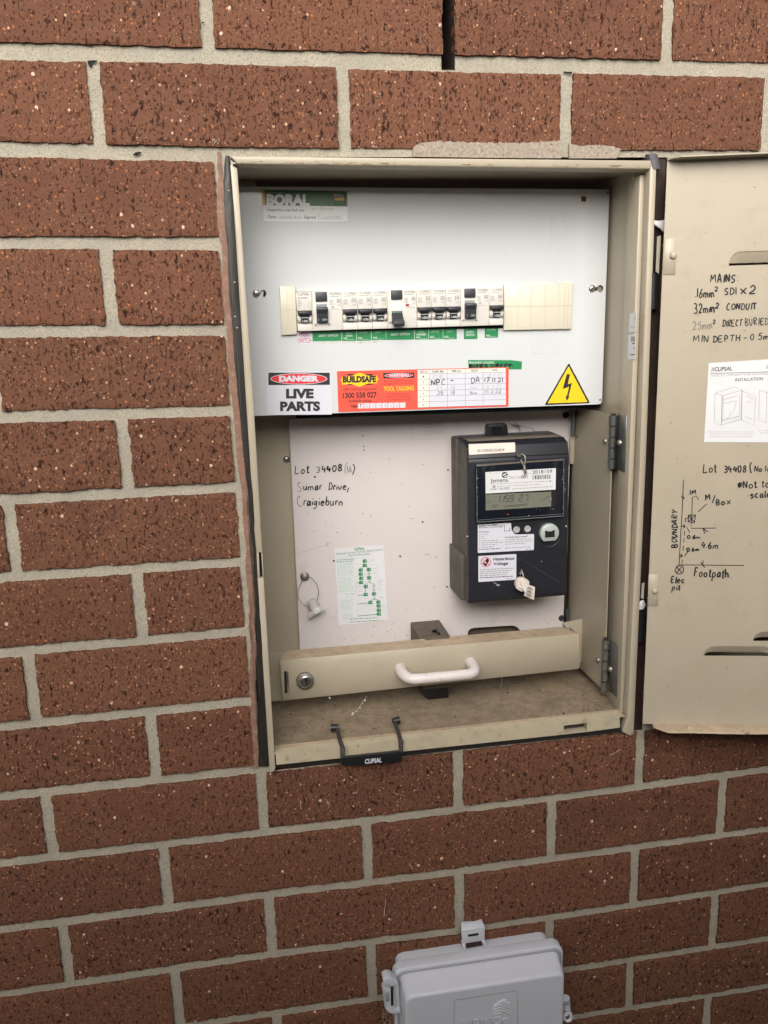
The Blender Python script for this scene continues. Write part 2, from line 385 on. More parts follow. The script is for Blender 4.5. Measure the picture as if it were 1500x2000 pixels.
# --- handwriting: strokes of each character on a cell 1 wide, 1 high (baseline 0, capital height 1)
HW = {
'L': [[(.1, 1), (.08, .5), (.05, .02), (.5, 0), (.85, .02)]], 'o': [[(.5, .52), (.2, .45), (.12, .2), (.35, 0), (.7, .08), (.8, .32), (.6, .5), (.42, .52)]],
't': [[(.45, .9), (.42, .4), (.45, .05), (.65, 0), (.8, .08)], [(.1, .6), (.85, .64)]], '3': [[(.1, .92), (.5, 1), (.8, .8), (.6, .56), (.35, .52), (.75, .42), (.82, .15), (.5, 0), (.1, .08)]],
'4': [[(.4, 1), (.1, .42), (.9, .46)], [(.68, .72), (.62, 0)]], '0': [[(.5, .95), (.2, .8), (.1, .4), (.3, .03), (.65, .08), (.88, .5), (.75, .88), (.45, .95)]],
'8': [[(.8, .85), (.5, 1), (.2, .82), (.4, .58), (.75, .38), (.78, .12), (.45, 0), (.15, .15), (.3, .45), (.7, .65), (.8, .85)]],
'(': [[(.7, 1.1), (.35, .75), (.3, .3), (.6, -.15)]], ')': [[(.3, 1.1), (.68, .75), (.7, .3), (.35, -.15)]], '1': [[(.5, 1), (.45, 0)]],
'6': [[(.7, 1), (.3, .6), (.15, .25), (.4, 0), (.75, .12), (.72, .4), (.45, .48), (.2, .3)]], 'S': [[(.85, .88), (.5, 1), (.15, .8), (.35, .55), (.7, .4), (.75, .12), (.4, 0), (.08, .1)]],
'u': [[(.12, .55), (.12, .15), (.35, 0), (.65, .12), (.8, .5)], [(.8, .55), (.8, .1), (.9, 0)]], 'm': [[(.05, .5), (.08, 0)], [(.08, .35), (.28, .52), (.42, .35), (.44, 0)], [(.44, .35), (.66, .52), (.85, .35), (.9, 0)]],
'a': [[(.75, .48), (.4, .52), (.12, .25), (.3, 0), (.62, .12), (.76, .48), (.78, .08), (.95, 0)]], 'r': [[(.2, .52), (.22, 0)], [(.22, .32), (.5, .52), (.82, .48)]],
'D': [[(.18, 1), (.15, 0)], [(.02, .95), (.5, .95), (.9, .65), (.85, .25), (.5, .02), (.05, 0)]], 'i': [[(.5, .5), (.48, 0)], [(.5, .78), (.54, .82)]],
'v': [[(.1, .52), (.45, 0), (.85, .55)]], 'e': [[(.12, .28), (.75, .34), (.7, .5), (.4, .54), (.12, .3), (.3, .02), (.85, .06)]], ',': [[(.7, .35), (.2, -.3)]],
'C': [[(.85, .85), (.55, 1), (.15, .65), (.1, .25), (.4, 0), (.8, .1)]], 'g': [[(.72, .45), (.4, .52), (.15, .25), (.4, .02), (.72, .4), (.7, -.2), (.4, -.5), (.05, -.4)]],
'b': [[(.15, 1), (.15, 0)], [(.15, .25), (.45, .5), (.8, .3), (.65, .03), (.18, .05)]], 'n': [[(.12, .52), (.14, 0)], [(.14, .32), (.45, .52), (.76, .38), (.8, 0)]],
'M': [[(.05, 0), (.15, .95), (.45, .35), (.8, 1), (.9, 0)]], 'A': [[(.05, 0), (.45, 1), (.6, .95), (.9, 0)], [(.2, .4), (.8, .42)]], 'I': [[(.5, 1), (.5, 0)]],
'N': [[(.1, 0), (.12, .95), (.8, .05), (.88, 1)]], ':': [[(.5, .72), (.54, .68)], [(.5, .2), (.54, .16)]], '.': [[(.45, .06), (.55, .0)]], 'x': [[(.1, .7), (.85, .05)], [(.85, .75), (.1, 0)]],
'2': [[(.1, .75), (.4, 1), (.8, .78), (.6, .4), (.08, .03), (.9, .05)]], 'O': [[(.5, .98), (.15, .7), (.12, .3), (.45, 0), (.85, .3), (.85, .75), (.5, .98)]], 'U': [[(.1, 1), (.12, .3), (.4, 0), (.75, .25), (.85, 1)]],
'T': [[(.02, .95), (.95, 1)], [(.5, .97), (.45, 0)]], '5': [[(.85, 1), (.3, .95), (.22, .6), (.65, .6), (.8, .3), (.55, .02), (.1, .08)]], 'R': [[(.15, 0), (.15, 1), (.65, .98), (.75, .7), (.2, .5), (.85, 0)]],
'E': [[(.85, .98), (.15, .95), (.12, .03), (.85, .05)], [(.14, .5), (.7, .52)]], 'B': [[(.15, 0), (.15, .98), (.6, .95), (.7, .7), (.2, .52), (.78, .4), (.75, .08), (.12, .0)]], 'P': [[(.15, 0), (.15, .98), (.7, .95), (.82, .7), (.6, .5), (.18, .48)]],
'H': [[(.1, 1), (.1, 0)], [(.85, 1), (.85, 0)], [(.1, .5), (.85, .55)]], '-': [[(.1, .42), (.9, .45)]], 'Y': [[(.05, 1), (.45, .5), (.9, 1)], [(.45, .5), (.42, 0)]], '/': [[(.9, 1.1), (.1, -.15)]], '*': [[(.1, .8), (.9, .25)], [(.9, .85), (.1, .2)], [(.5, .95), (.5, .1)], [(.05, .5), (.95, .55)]],
's': [[(.8, .48), (.4, .54), (.2, .4), (.65, .22), (.6, .03), (.1, .04)]], 'c': [[(.8, .45), (.45, .53), (.12, .25), (.4, 0), (.8, .08)]], 'l': [[(.5, 1), (.45, .05), (.6, 0)]], 'F': [[(.15, 1), (.12, 0)], [(.1, .98), (.9, 1)], [(.12, .52), (.7, .55)]],
'p': [[(.15, .52), (.1, -.5)], [(.14, .35), (.5, .54), (.8, .35), (.6, .04), (.15, .06)]], 'h': [[(.15, 1), (.14, 0)], [(.14, .3), (.5, .52), (.78, .35), (.8, 0)]], '7': [[(.1, .95), (.88, .98), (.35, 0)], [(.3, .5), (.8, .52)]], '9': [[(.8, .75), (.5, 1), (.2, .75), (.45, .5), (.8, .75), (.7, 0)]],
'd': [[(.75, .4), (.4, .52), (.12, .25), (.35, 0), (.7, .15)], [(.8, 1), (.75, .05), (.9, 0)]], '^': [[(.1, .75), (.4, 1), (.8, .78), (.6, .4), (.08, .03), (.9, .05)]], 'k': [[(.15, 1), (.14, 0)], [(.75, .5), (.18, .25), (.8, 0)]], 'w': [[(.05, .5), (.25, 0), (.45, .4), (.65, 0), (.9, .52)]], '#': [[(.3, 1), (.2, 0)], [(.75, 1), (.65, 0)], [(.05, .65), (.95, .68)], [(.02, .32), (.92, .35)]],
}
rh = random.Random(77)
def curve_pts(st, seg=4):
    """smooth a stroke (Catmull-Rom)"""
    if len(st) < 3: return st
    out = []
    for i in range(len(st) - 1):
        p0 = st[max(i - 1, 0)]; p1 = st[i]; p2 = st[i + 1]; p3 = st[min(i + 2, len(st) - 1)]
        for j in range(seg):
            t = j / seg
            out.append(tuple(0.5 * ((2 * p1[k]) + (-p0[k] + p2[k]) * t + (2 * p0[k] - 5 * p1[k] + 4 * p2[k] - p3[k]) * t * t + (-p0[k] + 3 * p1[k] - 3 * p2[k] + p3[k]) * t ** 3) for k in (0, 1)))
    return out + [st[-1]]
NARROW = {'1': .55, 'i': .4, 'I': .5, 'l': .45, '.': .4, ':': .4, ',': .5, '(': .55, ')': .55, '^': .7, 'm': 1.35, 'M': 1.3, ' ': .6, 't': .7, 'r': .75, '/': .7}
def hand(d, st, p0, p1, h, w, m, k=2, jit=0.05, sharp=''):
    """write st with strokes along the pixel baseline p0 -> p1"""
    tot = sum(NARROW.get(c, 1.0) * 1.18 for c in st) - 0.18
    du, dv = p1[0] - p0[0], p1[1] - p0[1]; l = math.hypot(du, dv); ex = (du / l, dv / l); ey = (dv / l, -du / l)
    cw = l / tot; x = 0.0
    for c in st:
        wd = NARROW.get(c, 1.0)
        if c != ' ':
            sl_ = rh.uniform(-.02, .16); pw = rh.uniform(.8, 1.2)
            jy = random.uniform(-jit, jit) * h; js = 1 + random.uniform(-jit, jit)
            for stq in HW[c]:
                pts = []
                stj = [(a + rh.uniform(-.055, .055), b + rh.uniform(-.045, .045)) for a, b in stq]
                for a, b in curve_pts(stj):
                    hh = h * js; yy = b * hh + jy
                    if c == '^': yy = (b * 0.5 + 0.75) * h
                    xx = (x + a * wd) * cw + sl_ * b * hh
                    pts.append((p0[0] + ex[0] * xx + ey[0] * yy, p0[1] + ex[1] * xx + ey[1] * yy))
                d.line(pts, w * 1.2 * pw * rh.uniform(.88, 1.1), m, k)
        x += wd * 1.18
def stroke(d, pts, w, m, k=2, smooth=True): d.line(curve_pts(pts) if smooth else pts, w, m, k)

# ================================================================ THE SETTING
g = MB(); g.face([(-8, -9, -1.75), (9, -9, -1.75), (9, 0.11, -1.75), (-8, 0.11, -1.75)], mat('concrete_path', (0.24, 0.225, 0.20), 0.9, var=0.2, vscale=3, bump=0.3, bscale=150))
tag(g.build('ground'), None, None, kind='structure')

# ---- brick wall: every brick is real, set proud of the raked mortar, round a hole for the meter box
BEDS = {1: [(-.2, -.0845), (0, -.0857), (.25, -.0877), (.6, -.089)], 2: [(-.25, -.1705), (0, -.1763), (.36, -.1777), (.7, -.178)], 3: [(-.25, -.2578), (0, -.2618), (.7, -.266)],
        4: [(-.25, -.3432), (0, -.3488), (.7, -.352)], 5: [(-.25, -.4295), (0, -.4343), (.7, -.436)], 6: [(-.25, -.5164), (0, -.5173)], 7: [(-.25, -.6014), (0, -.6032)],
        8: [(-.25, -.6866), (0, -.6859)], 9: [(-.25, -.7733), (0, -.7719)], 10: [(-.25, -.8591), (.7, -.8594)], 11: [(-.3, -.9427), (-.1, -.944), (.15, -.9462), (.35, -.9455), (.65, -.9425)],
        12: [(-.3, -1.0305), (0, -1.0305), (.2, -1.034), (.65, -1.032)], 13: [(-.3, -1.1178), (0, -1.117), (.25, -1.122), (.65, -1.119)], 14: [(0, -1.204), (.25, -1.207), (.6, -1.2064)], 15: [(.3, -1.284), (.62, -1.2862)]}
def bedz(n, x):
    t = BEDS.get(n)
    if not t: return -0.086 * n + (0.0 if n < 1 else 0.003)
    if x <= t[0][0]: return t[0][1]
    for (a, za), (b, zb) in zip(t, t[1:]):
        if x <= b: return za + (zb - za) * (x - a) / (b - a)
    return t[-1][1]
HALF = {1: .0078, 2: .0072, 3: .0064, 4: .0060}
OPEN = (-0.007, 0.484, -0.8645, -0.178)                    # hole for the box: x0, x1, z0, z1
EVEN = {-1: -.2443, 0: -.0005, 1: .2414, 2: .4815}; ODD = {-1: -.1205, 0: .1243, 1: .3643, 2: .6015}
def perp_x(n, k):
    if n == 0 and k in (0, 1, 2): return (-.0044, .2376, .4767)[k]
    if n == 1 and k in (-1, 0, 1, 2): return (-.1158, .1274, .3656, .5993)[k + 1]
    if n % 2 == 0: return EVEN.get(k, .24 * k)
    return ODD.get(k, .24 * k + .12)
wall = thing('brick_wall', 'dark red brown textured brick wall with sandy mortar round the meter box', 'wall', (0.25, 0.05, -1.75))
wb_ = bmesh.new(); WN = (13, 6)
def add_brick(x0, x1, n, x0cut=False):
    hl = HALF.get(n, .0062); hb = HALF.get(n + 1, .0062)
    sd0 = random.uniform(0, 50); out = random.uniform(-.0009, .0009); vis = -.45 < x1 and x0 < .85; nx, nz = (max(8, int((x1 - x0) / .0026)), 28) if vis else (20, 8)
    tilt = random.uniform(-.0006, .0006)
    if n == 1: hb = hb + 0.0
    idx = {}
    for i in range(nx + 1):
        for j in range(nz + 1):
            fx = i / nx; fz = j / nz
            x = x0 + (x1 - x0) * fx; zt = bedz(n, x) - hl + tilt; zb = bedz(n + 1, x) + hb
            z = zt + (zb - zt) * fz
            e = min(fx * (x1 - x0), (1 - fx) * (x1 - x0), fz * .073, (1 - fz) * .073)
            nz1 = noise.noise(Vector((x * 95, z * 95, sd0))); nz2 = noise.noise(Vector((x * 330, z * 330, sd0 + 9)))
            if i in (0, nx): x += nz1 * .0014 + nz2 * .0013
            if j in (0, nz): z += nz1 * .0010 + nz2 * .0011
            y = out + nz1 * .00040 + nz2 * .00022 + (0.0006 * max(0, 1 - e / .0016) * (1 + nz2))
            idx[i, j] = wb_.verts.new((x, y, z))
    for i in range(nx):
        for j in range(nz): wb_.faces.new((idx[i, j], idx[i, j + 1], idx[i + 1, j + 1], idx[i + 1, j])).smooth = True
    ring = [(i, 0) for i in range(nx)] + [(nx, j) for j in range(nz)] + [(i, nz) for i in range(nx, 0, -1)] + [(0, j) for j in range(nz, 0, -1)]
    back = [wb_.verts.new((idx[r].co.x, .016, idx[r].co.z)) for r in ring]
    rim = [wb_.verts.new(idx[r].co) for r in ring]
    for a in range(len(ring)):
        b = (a + 1) % len(ring); wb_.faces.new((rim[a], rim[b], back[b], back[a]))
for n in range(-4, 20):
    for k in range(-4, 7):
        xa = perp_x(n, k) + .0066; xb = perp_x(n, k + 1) - .0066
        if n == 0 and k == 0: xb = .2312
        if n == 0 and k == 1: xa = .2444
        if xb < -.75 or xa > 1.25: continue
        if 2 <= n <= 9:
            if xa < OPEN[0] < xb and OPEN[0] - xa > .02:
                add_brick(xa, OPEN[0] - .0005, n)
            if xa < OPEN[1] < xb and xb - OPEN[1] > .02: add_brick(OPEN[1], xb, n)
            elif not (xb <= OPEN[0] + .008 or xa >= OPEN[1] - .004): pass
            elif not (xa < OPEN[0] < xb): add_brick(xa, min(xb, OPEN[0]) if xb <= OPEN[0] + .008 else xb, n)
        else: add_brick(xa, xb, n)
me = bpy.data.meshes.new('bricks'); wb_.normal_update(); wb_.to_mesh(me); wb_.free(); me.materials.append(BRICK); link('bricks', me, wall)
mo = MB()
WX = [-.8, OPEN[0], .2306, .2446, OPEN[1], 1.3]; WZ = [-1.75, OPEN[2], OPEN[3], -.0932, .35]
mb_ = bmesh.new()
for i in range(5):
    for j in range(4):
        if j == 1 and 1 <= i <= 3: continue
        if j == 3 and i == 2: continue
        ni = max(1, int((WX[i + 1] - WX[i]) / .006)); nj = max(1, int((WZ[j + 1] - WZ[j]) / .006))
        gv = {}
        for a in range(ni + 1):
            for b in range(nj + 1):
                x = WX[i] + (WX[i + 1] - WX[i]) * a / ni; z = WZ[j] + (WZ[j + 1] - WZ[j]) * b / nj
                gv[a, b] = mb_.verts.new((x, .0038 + .0012 * noise.noise(Vector((x * 38, z * 38, 3))) + .0006 * noise.noise(Vector((x * 150, z * 150, 7))), z))
        for a in range(ni):
            for b in range(nj): mb_.faces.new((gv[a, b], gv[a + 1, b], gv[a + 1, b + 1], gv[a, b + 1])).smooth = True
mo.take(mb_, MORTAR)
# mortar rubbed over the lower edge of the bricks above the box
for pts in ([(806, 291), (812, 283), (830, 278), (852, 276), (880, 276.5), (930, 278), (975, 279), (1010, 279), (1050, 277.5), (1080, 276), (1093, 274), (1096, 309), (960, 308), (806, 306)],
            [(1112, 292), (1112, 279), (1122, 283), (1140, 285), (1160, 283), (1175, 284), (1200, 286), (1213, 291), (1205, 309), (1112, 309)]):
    fine_ = []
    for (ua, va), (ub, vb) in zip(pts, pts[1:] + pts[:1]):
        k_ = max(1, int(math.hypot(ub - ua, vb - va) / 2.2))
        for i in range(k_): u_ = ua + (ub - ua) * i / k_; v_ = va + (vb - va) * i / k_; fine_.append((u_ + .8 * noise.noise(Vector((u_ * .4, v_ * .4, 1))), v_ + (2.6 * noise.noise(Vector((u_ * .11, 3, 1))) + 1.6 * noise.noise(Vector((u_ * .45, 7, 1))) if v_ < 290 else 0)))
    mo.extr([at(u, v, WALLP, .0004) for u, v in fine_], (0, .003, 0), mat('mortar_smear', (0.36, 0.30, 0.24), .95, var=.4, vscale=300, bump=1.0, bscale=450, speck=1.9, sscale=400, speck_col=(.17, .10, .07)))
for x0_, x1_, z0_, z1_ in ((-.0120, .0105, -.8560, -.1765), (-.0120, .0125, -.8720, -.8558)):
    n_ = int((z1_ - z0_) / .004)
    for i in range(n_):
        za, zb2 = z0_ + (z1_ - z0_) * i / n_, z0_ + (z1_ - z0_) * (i + 1) / n_; y_ = lambda z, x: .0032 + .0012 * noise.noise(Vector((x * 90, z * 90, 5)))
        mo.face([(x0_, y_(za, 0), za), (x1_, y_(za, 1), za), (x1_, y_(zb2, 1), zb2), (x0_, y_(zb2, 0), zb2)], MORTAR)
mo.build('mortar', wall)
# old splashes, scratches and holes on the wall
d = Decal(WALLP, .0014); PALE = mat('pale_splash', (0.42, 0.31, 0.26), .9); rnd = random.Random(41)
for (u, v), n_, r_ in (((420, 276), 16, 9), ((640, 1568), 3, 3), ((971, 1477), 7, 3), ((693, 1548), 4, 5), ((1020, 1462), 3, 4), ((730, 285), 6, 6), ((611, 283), 10, 22)):
    for i in range(n_):
        a = rnd.uniform(0, 6.3); p = (u + rnd.gauss(0, r_ * .5), v + rnd.gauss(0, r_ * .35)); l = rnd.uniform(1, 4); d.line([p, (p[0] + l * math.cos(a), p[1] + l * math.sin(a))], rnd.uniform(.7, 1.6), PALE, 0)
for P in ([(641, 1567), (643, 1574), (640, 1580)], [(752, 1757), (753, 1766), (751, 1778), (750, 1792)], [(801, 1686), (806, 1699)], [(1190, 1475), (1202, 1470), (1212, 1463)], [(586, 1562), (588, 1582)]): d.line(curve_pts(P), 1.1, PALE, 0)
d.build('pale_splashes', wall)
d = Decal(PY(.0038), .0024)
d.poly([(259, 302), (265, 297.5), (275, 296.5), (277, 299), (269, 303), (261, 304)], HOLE, 0); d.poly([(170, 119), (179, 117.5), (191, 118), (188, 122), (180, 124), (179, 131), (174, 130)], HOLE, 0); d.poly([(1100, 139.5), (1118, 140.5), (1117, 144.5), (1101, 143)], HOLE, 0)
for (u, v) in ((178, 88), (342, 86), (396, 44)): d.ell((u, v), 2.6, 1.6, HOLE, 0, 8)
d.build('mortar_holes', wall)
co = MB(); CORE = mat('wall_core_dark', (0.03, 0.02, 0.015), .95)
co.box((-.85, .020, -1.80), (.0098, .262, .40), CORE); co.box((.4648, .024, -1.80), (1.35, .262, .40), CORE); co.box((.0098, .020, -1.80), (.4648, .262, -.8690), CORE)
co.box((.0098, .020, -.1822), (.2300, .262, .40), CORE); co.box((.2452, .020, -.1822), (.4648, .262, .40), CORE); co.box((.2300, .075, -.1822), (.2452, .262, .40), CORE); co.box((.2300, .020, -.1822), (.2452, .075, -.0960), CORE); co.box((-.85, .262, -1.80), (1.35, .30, .40), CORE)
co.build('wall_core', wall)
c = MB(); c.face([at(863, -60, .0), at(889, -60, .0), at(889, -60, .0) + Vector((0, .09, 0)), at(863, -60, 0) + Vector((0, .09, 0))], HOLE)
x0, x1 = .2306, .2446
c.face([(x0, .003, .3), (x0, .07, .3), (x0, .07, -.0932), (x0, .003, -.0932)], DARKREV); c.face([(x1, .003, .3), (x1, .07, .3), (x1, .07, -.0932), (x1, .003, -.0932)], DARKREV)
c.face([(x0, .07, .3), (x1, .07, .3), (x1, .07, -.0932), (x0, .07, -.0932)], HOLE); c.face([(x0, .003, -.0932), (x1, .003, -.0932), (x1, .07, -.0932), (x0, .07, -.0932)], MORTAR)
c.build('weep_hole', wall)

# ---- unseen paling fence, added behind the camera to shade the foot of the wall
FY, FTOP = -1.55, 0.0
fe = thing('unseen_shade_fence', 'unseen timber paling fence added behind the camera to darken the foot of the brick wall', 'fence', (0.25, FY, -1.75))
f = MB(); x = -5.0
while x < 5.5:
    f.box((x, FY, -1.75), (x + .147, FY + .016, FTOP + random.uniform(-.006, .006)), FENCEM); x += .150
f.build('palings', fe)
f = MB()
for z in (-1.4, -.2): f.box((-5, FY - .05, z), (5.5, FY - .003, z + .075), FENCEM)
f.build('rails', fe)

# ================================================================ THE METER BOX
box = thing('meter_box', 'open beige steel electricity meter box recessed in the brick wall', 'meter box', (0.24, 0.0, -0.865))
RIM = -.004
e = MB()
# sheet steel walls
e.box((.0105, .0, -.868), (.0120, .245, -.182), BEIGE)                       # left
e.box((.4625, .012, -.866), (.4640, .245, -.1836), BEIGE)                     # right
e.box((.0120, .0, -.1850), (.4625, .245, -.1835), BEIGE)                     # top
e.box((.0105, .240, -.868), (.4640, .2415, -.182), mat('box_back_shade', (0.055, 0.048, 0.038), 0.8))   # back, coloured dark to stand in for the deep shade inside
e.build('enclosure', box)
e = MB()
e.box((.0120, .002, -.8445), (.4625, .240, -.8425), DUSTY)
e.build('floor_pan', box)
# rims
r = MB()
r.pprism([(449.5, 305), (1283, 313.5), (1270, 330), (464, 320)], RIM, .022, BEIGE, .0012)                   # top lip
r.build('top_rim', box)
r = MB()
a = [at(464, 320, RIM + .0004), at(1270, 330, RIM + .0004), at(1268, 337, .010), at(466, 328, .010)]
r.extr(a, (0, .012, .004), BEIGE_DIRTY)
dd = r.build('dirty_drip_fold', box)
DIRT = mat('dirt_streak', (0.20, 0.14, 0.08), .9); rnd = random.Random(31)
s = Decal(PY(RIM), .0003)
for i in range(70):
    u = rnd.uniform(470, 1262) if i > 30 else rnd.uniform(470, 760); v = 320 + (u - 464) / 806 * 10 - rnd.uniform(.3, 5) * (1.0 if i % 3 else 1.5); l = rnd.uniform(2, 26 if i % 4 == 0 else 9)
    s.line(curve_pts([(u, v), (u + l * .5, v + rnd.uniform(-.8, .8)), (u + l, v + rnd.uniform(-.8, 1.0))]), rnd.uniform(.5, 1.6), DIRT if rnd.random() < .6 else mat('dirt_streak_pale', (0.33, 0.26, 0.16), .9), 1)
s.build('dirt_streaks', dd)
r = MB()
lf = [(449.5, 318), (462, 318), (494, 720), (516, 1080), (538, 1500), (529, 1509), (526, 1507), (505, 1128), (484, 800), (463, 480)]
r.pprism([(449.5, 321), (463.5, 329), (496, 800), (512.5, 1079), (501, 1079), (484, 800), (463, 480)], RIM, .020, BEIGE, .0007)
r.pprism([(501, 1079), (505.5, 1079), (507.8, 1129), (503.2, 1129)], RIM, .020, BEIGE, .0004)
r.pprism([(510.5, 1079), (512.5, 1079), (515, 1129), (513, 1129)], RIM, .020, BEIGE, .0002)
r.pprism([(503.2, 1129), (515, 1129), (538, 1500), (536, 1507), (528, 1509)], RIM, .020, BEIGE, .0007)
r.build('left_rim', box)
r = MB(); r.pprism([(505, 1080), (511, 1080), (513.5, 1128.5), (507.5, 1128.5)], .004, .004, HOLE); r.pprism([(504, 1118), (514, 1118), (515, 1126), (505, 1126)], .0025, .001, BLACKP); r.build('latch_slot', box)
r = MB()
# right lip: narrow bright front face and the folded return on the inside
r.pprism([(1270, 325), (1283, 314), (1262, 900), (1238.5, 1432), (1232, 1438), (1216, 1430), (1226, 1400), (1250, 900)], RIM, .014, BEIGE, .0010)
r.box((.4560, .010, -.8420), (.4622, .040, -.1955), BEIGE, .0006)
r.build('right_rim', box)
r = MB()
zt = -.8398
for px in ([(538, 1472), (1100, 1409), (1103, 1434.5), (540, 1494)], [(1100.8, 1417.5), (1146.2, 1412), (1147, 1409), (1146, 1404), (1100, 1409)][::-1], [(1146, 1404), (1210, 1397), (1211, 1421), (1147, 1429.5)], [(1102.6, 1433), (1146.6, 1428), (1147, 1429.5), (1103, 1434.5)]):
    r.pprism(px, RIM, .012, BEIGE_DIRTY)
# dusty top of the sill
r.extr([(.0120, RIM + .0004, -.8389), (.4560, RIM + .0004, -.8389), (.4560, .016, -.8389), (.0120, .016, -.8389)], (0, 0, -.0009), FLANGE_DIRT)
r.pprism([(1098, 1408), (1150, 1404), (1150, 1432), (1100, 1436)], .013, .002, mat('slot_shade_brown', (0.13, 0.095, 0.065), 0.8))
r.build('bottom_rim', box)
# black sealant bead and brick coloured smear left of the box, dark filler on the hinge side
def bead(name, L, R, y0, h, m, wob, parent):
    s = MB(); b = bmesh.new(); rows = []; N = 420
    def ip(P, t):
        for (ta, ua), (tb, ub) in zip(P, P[1:]):
            if t <= tb: return ua + (ub - ua) * (t - ta) / (tb - ta)
        return P[-1][1]
    for i in range(N + 1):
        v = L[0][0] + (L[-1][0] - L[0][0]) * i / N; ul = ip(L, v) + wob * 4 * noise.noise(Vector((v * .013, 1, 2))) + wob * 1.5 * noise.noise(Vector((v * .06, 5, 2))) + wob * 1.1 * noise.noise(Vector((v * .31, 9, 2))); ur = ip(R, v) + wob * .8 * noise.noise(Vector((v * .05, 8, 2)))
        row = []
        if i < 30: sh = (1 - i / 30) ** 2; ul += (ur - ul) * .45 * sh; ur -= (ur - ul) * .35 * sh
        for j in range(7):
            t = j / 6; bul = math.sin(math.pi * t) ** .6 * h * (.8 + .4 * noise.noise(Vector((v * .02, j * 3.1, 4))))
            row.append(b.verts.new(at(ul + (ur - ul) * t, v, y0 - bul)))
        rows.append(row)
    for a, c_ in zip(rows, rows[1:]):
        for j in range(6): b.faces.new((a[j], c_[j], c_[j + 1], a[j + 1])).smooth = True
    for j in (0, 6):
        ex = [b.verts.new(r_[j].co + Vector((0, .013, 0))) for r_ in rows]; rm = [b.verts.new(r_[j].co) for r_ in rows]
        for a in range(len(rows) - 1): b.faces.new((rm[a], rm[a + 1], ex[a + 1], ex[a]))
    s.take(b, m); return s.build(name, parent)
bead('brick_coloured_sealant', [(296, 419), (520, 432), (700, 445), (1100, 483), (1500, 493)], [(296, 433), (520, 446), (700, 458), (1100, 499), (1500, 505)], .0005, .0003, SMEAR, 1.6, box)
bead('black_sealant', [(304, 431), (520, 442), (700, 455), (1100, 495), (1497, 503)], [(304, 452), (520, 468), (700, 479), (1100, 506), (1497, 527)], .0010, .0017, SEAL, 0.8, box)
s = Decal(PY(-.0014), .0002); rnd = random.Random(17)
for i in range(30):
    v = rnd.uniform(330, 1430); f_ = rnd.uniform(.12, .85); L_ = rnd.uniform(30, 190); P = []
    for j in range(9):
        vv = min(v + L_ * j / 8, 1480); t_ = (vv - 304) / 1193; ul_ = 431 + 72 * t_ + (4 if 600 < vv < 1200 else 0); ur_ = 452 + 66 * t_; P.append((ul_ + (ur_ - ul_) * f_ + rnd.uniform(-.5, .5), vv))
    s.line(P, rnd.uniform(.6, 1.8), rnd.choice((mat('sealant_streak_brown', (0.055, 0.042, 0.03), .5), mat('sealant_streak_grey', (0.045, 0.043, 0.042), .45), mat('sealant_streak_black', (0.008, 0.007, 0.007), .4))), 1)
for u, v in ((458, 551), (459, 618), (463, 640), (447, 372)): s.ell((u, v), 2.2, 1.3, mat('sealant_fleck', (.42, .36, .28), .8), 2, 8)
s.build('sealant_streaks', box)
bead('grey_sealant', [(300, 1262), (330, 1268)], [(300, 1284), (330, 1290)], .0, .006, mat('grey_sealant_blob', (0.09, 0.085, 0.10), .5), .4, box)
r = MB()
r.box((.4641, .006, -.866), (.4840, .020, -.1785), DARKREV)
r.box((.4641, .012, -.8655), (.4838, .0165, -.1786), SEAL)
r.build('hinge_side_filler', box)
r = MB(); r.extr([at(530, 1492, .001), at(1236, 1419, .001), at(1236, 1428, .001), at(900, 1464, .001), at(700, 1487, .001), at(535, 1501, .001)], (0, .012, 0), SEAL); r.build('sill_shadow_seal', box)  # dark strip standing in for the shadow line and sealant below the rim

# ---- left wing plate and its tab behind the switch panel
r = MB(); r.box((.0122, .186, -.840), (.075, .1875, -.30), BEIGE); r.build('mounting_plate', box)
r = MB(); r.pprism([(466, 352), (497, 354), (500, 360), (500, 372), (466, 372)], .104, .002, BEIGE); r.build('corner_tab', box)

# ---- white switch panel with keyhole slots
def sheet_px(px, holes, pl, th, m, off=0.0, bev=0.0):
    """sheet metal: outline and holes in pixels on plane pl, with thickness th"""
    cu = bpy.data.curves.new('sheet', 'CURVE'); cu.dimensions = '2D'; cu.fill_mode = 'BOTH'; cu.extrude = th / 2; cu.bevel_depth = bev
    q = pl.n.to_track_quat('Z', 'Y'); M = q.to_matrix()
    for outl in [px] + holes:
        sp = cu.splines.new('POLY'); sp.points.add(len(outl) - 1); sp.use_cyclic_u = True
        for k, (u, v) in enumerate(outl):
            w = M.transposed() @ (at(u, v, pl, off) - pl.p); sp.points[k].co = (w.x, w.y, 0, 1)
    ob = bpy.data.objects.new('sheet', cu); COL.objects.link(ob); dg = bpy.context.evaluated_depsgraph_get()
    me = bpy.data.meshes.new_from_object(ob.evaluated_get(dg)); bpy.data.objects.remove(ob); bpy.data.curves.remove(cu)
    b = bmesh.new(); b.from_mesh(me); bpy.data.meshes.remove(me)
    for v in b.verts: v.co = pl.p + pl.n * (off - th / 2) + M @ Vector((v.co.x, v.co.y, v.co.z)) - pl.n * bev
    s = MB(); s.take(b, m); return s
def round_px(P, r, n=5):
    """round the corners of a pixel outline"""
    out = []; k = len(P)
    for i in range(k):
        a = Vector(P[i - 1]); b = Vector(P[i]); c_ = Vector(P[(i + 1) % k]); ri = r[i] if isinstance(r, (list, tuple)) else r
        if ri <= 0: out.append(tuple(b)); continue
        d0 = (a - b).normalized() * ri; d1 = (c_ - b).normalized() * ri
        for j in range(n + 1):
            t = j / n; p = (b + d0) * (1 - t) ** 2 + b * 2 * t * (1 - t) + (b + d1) * t * t; out.append(tuple(p))
    return out
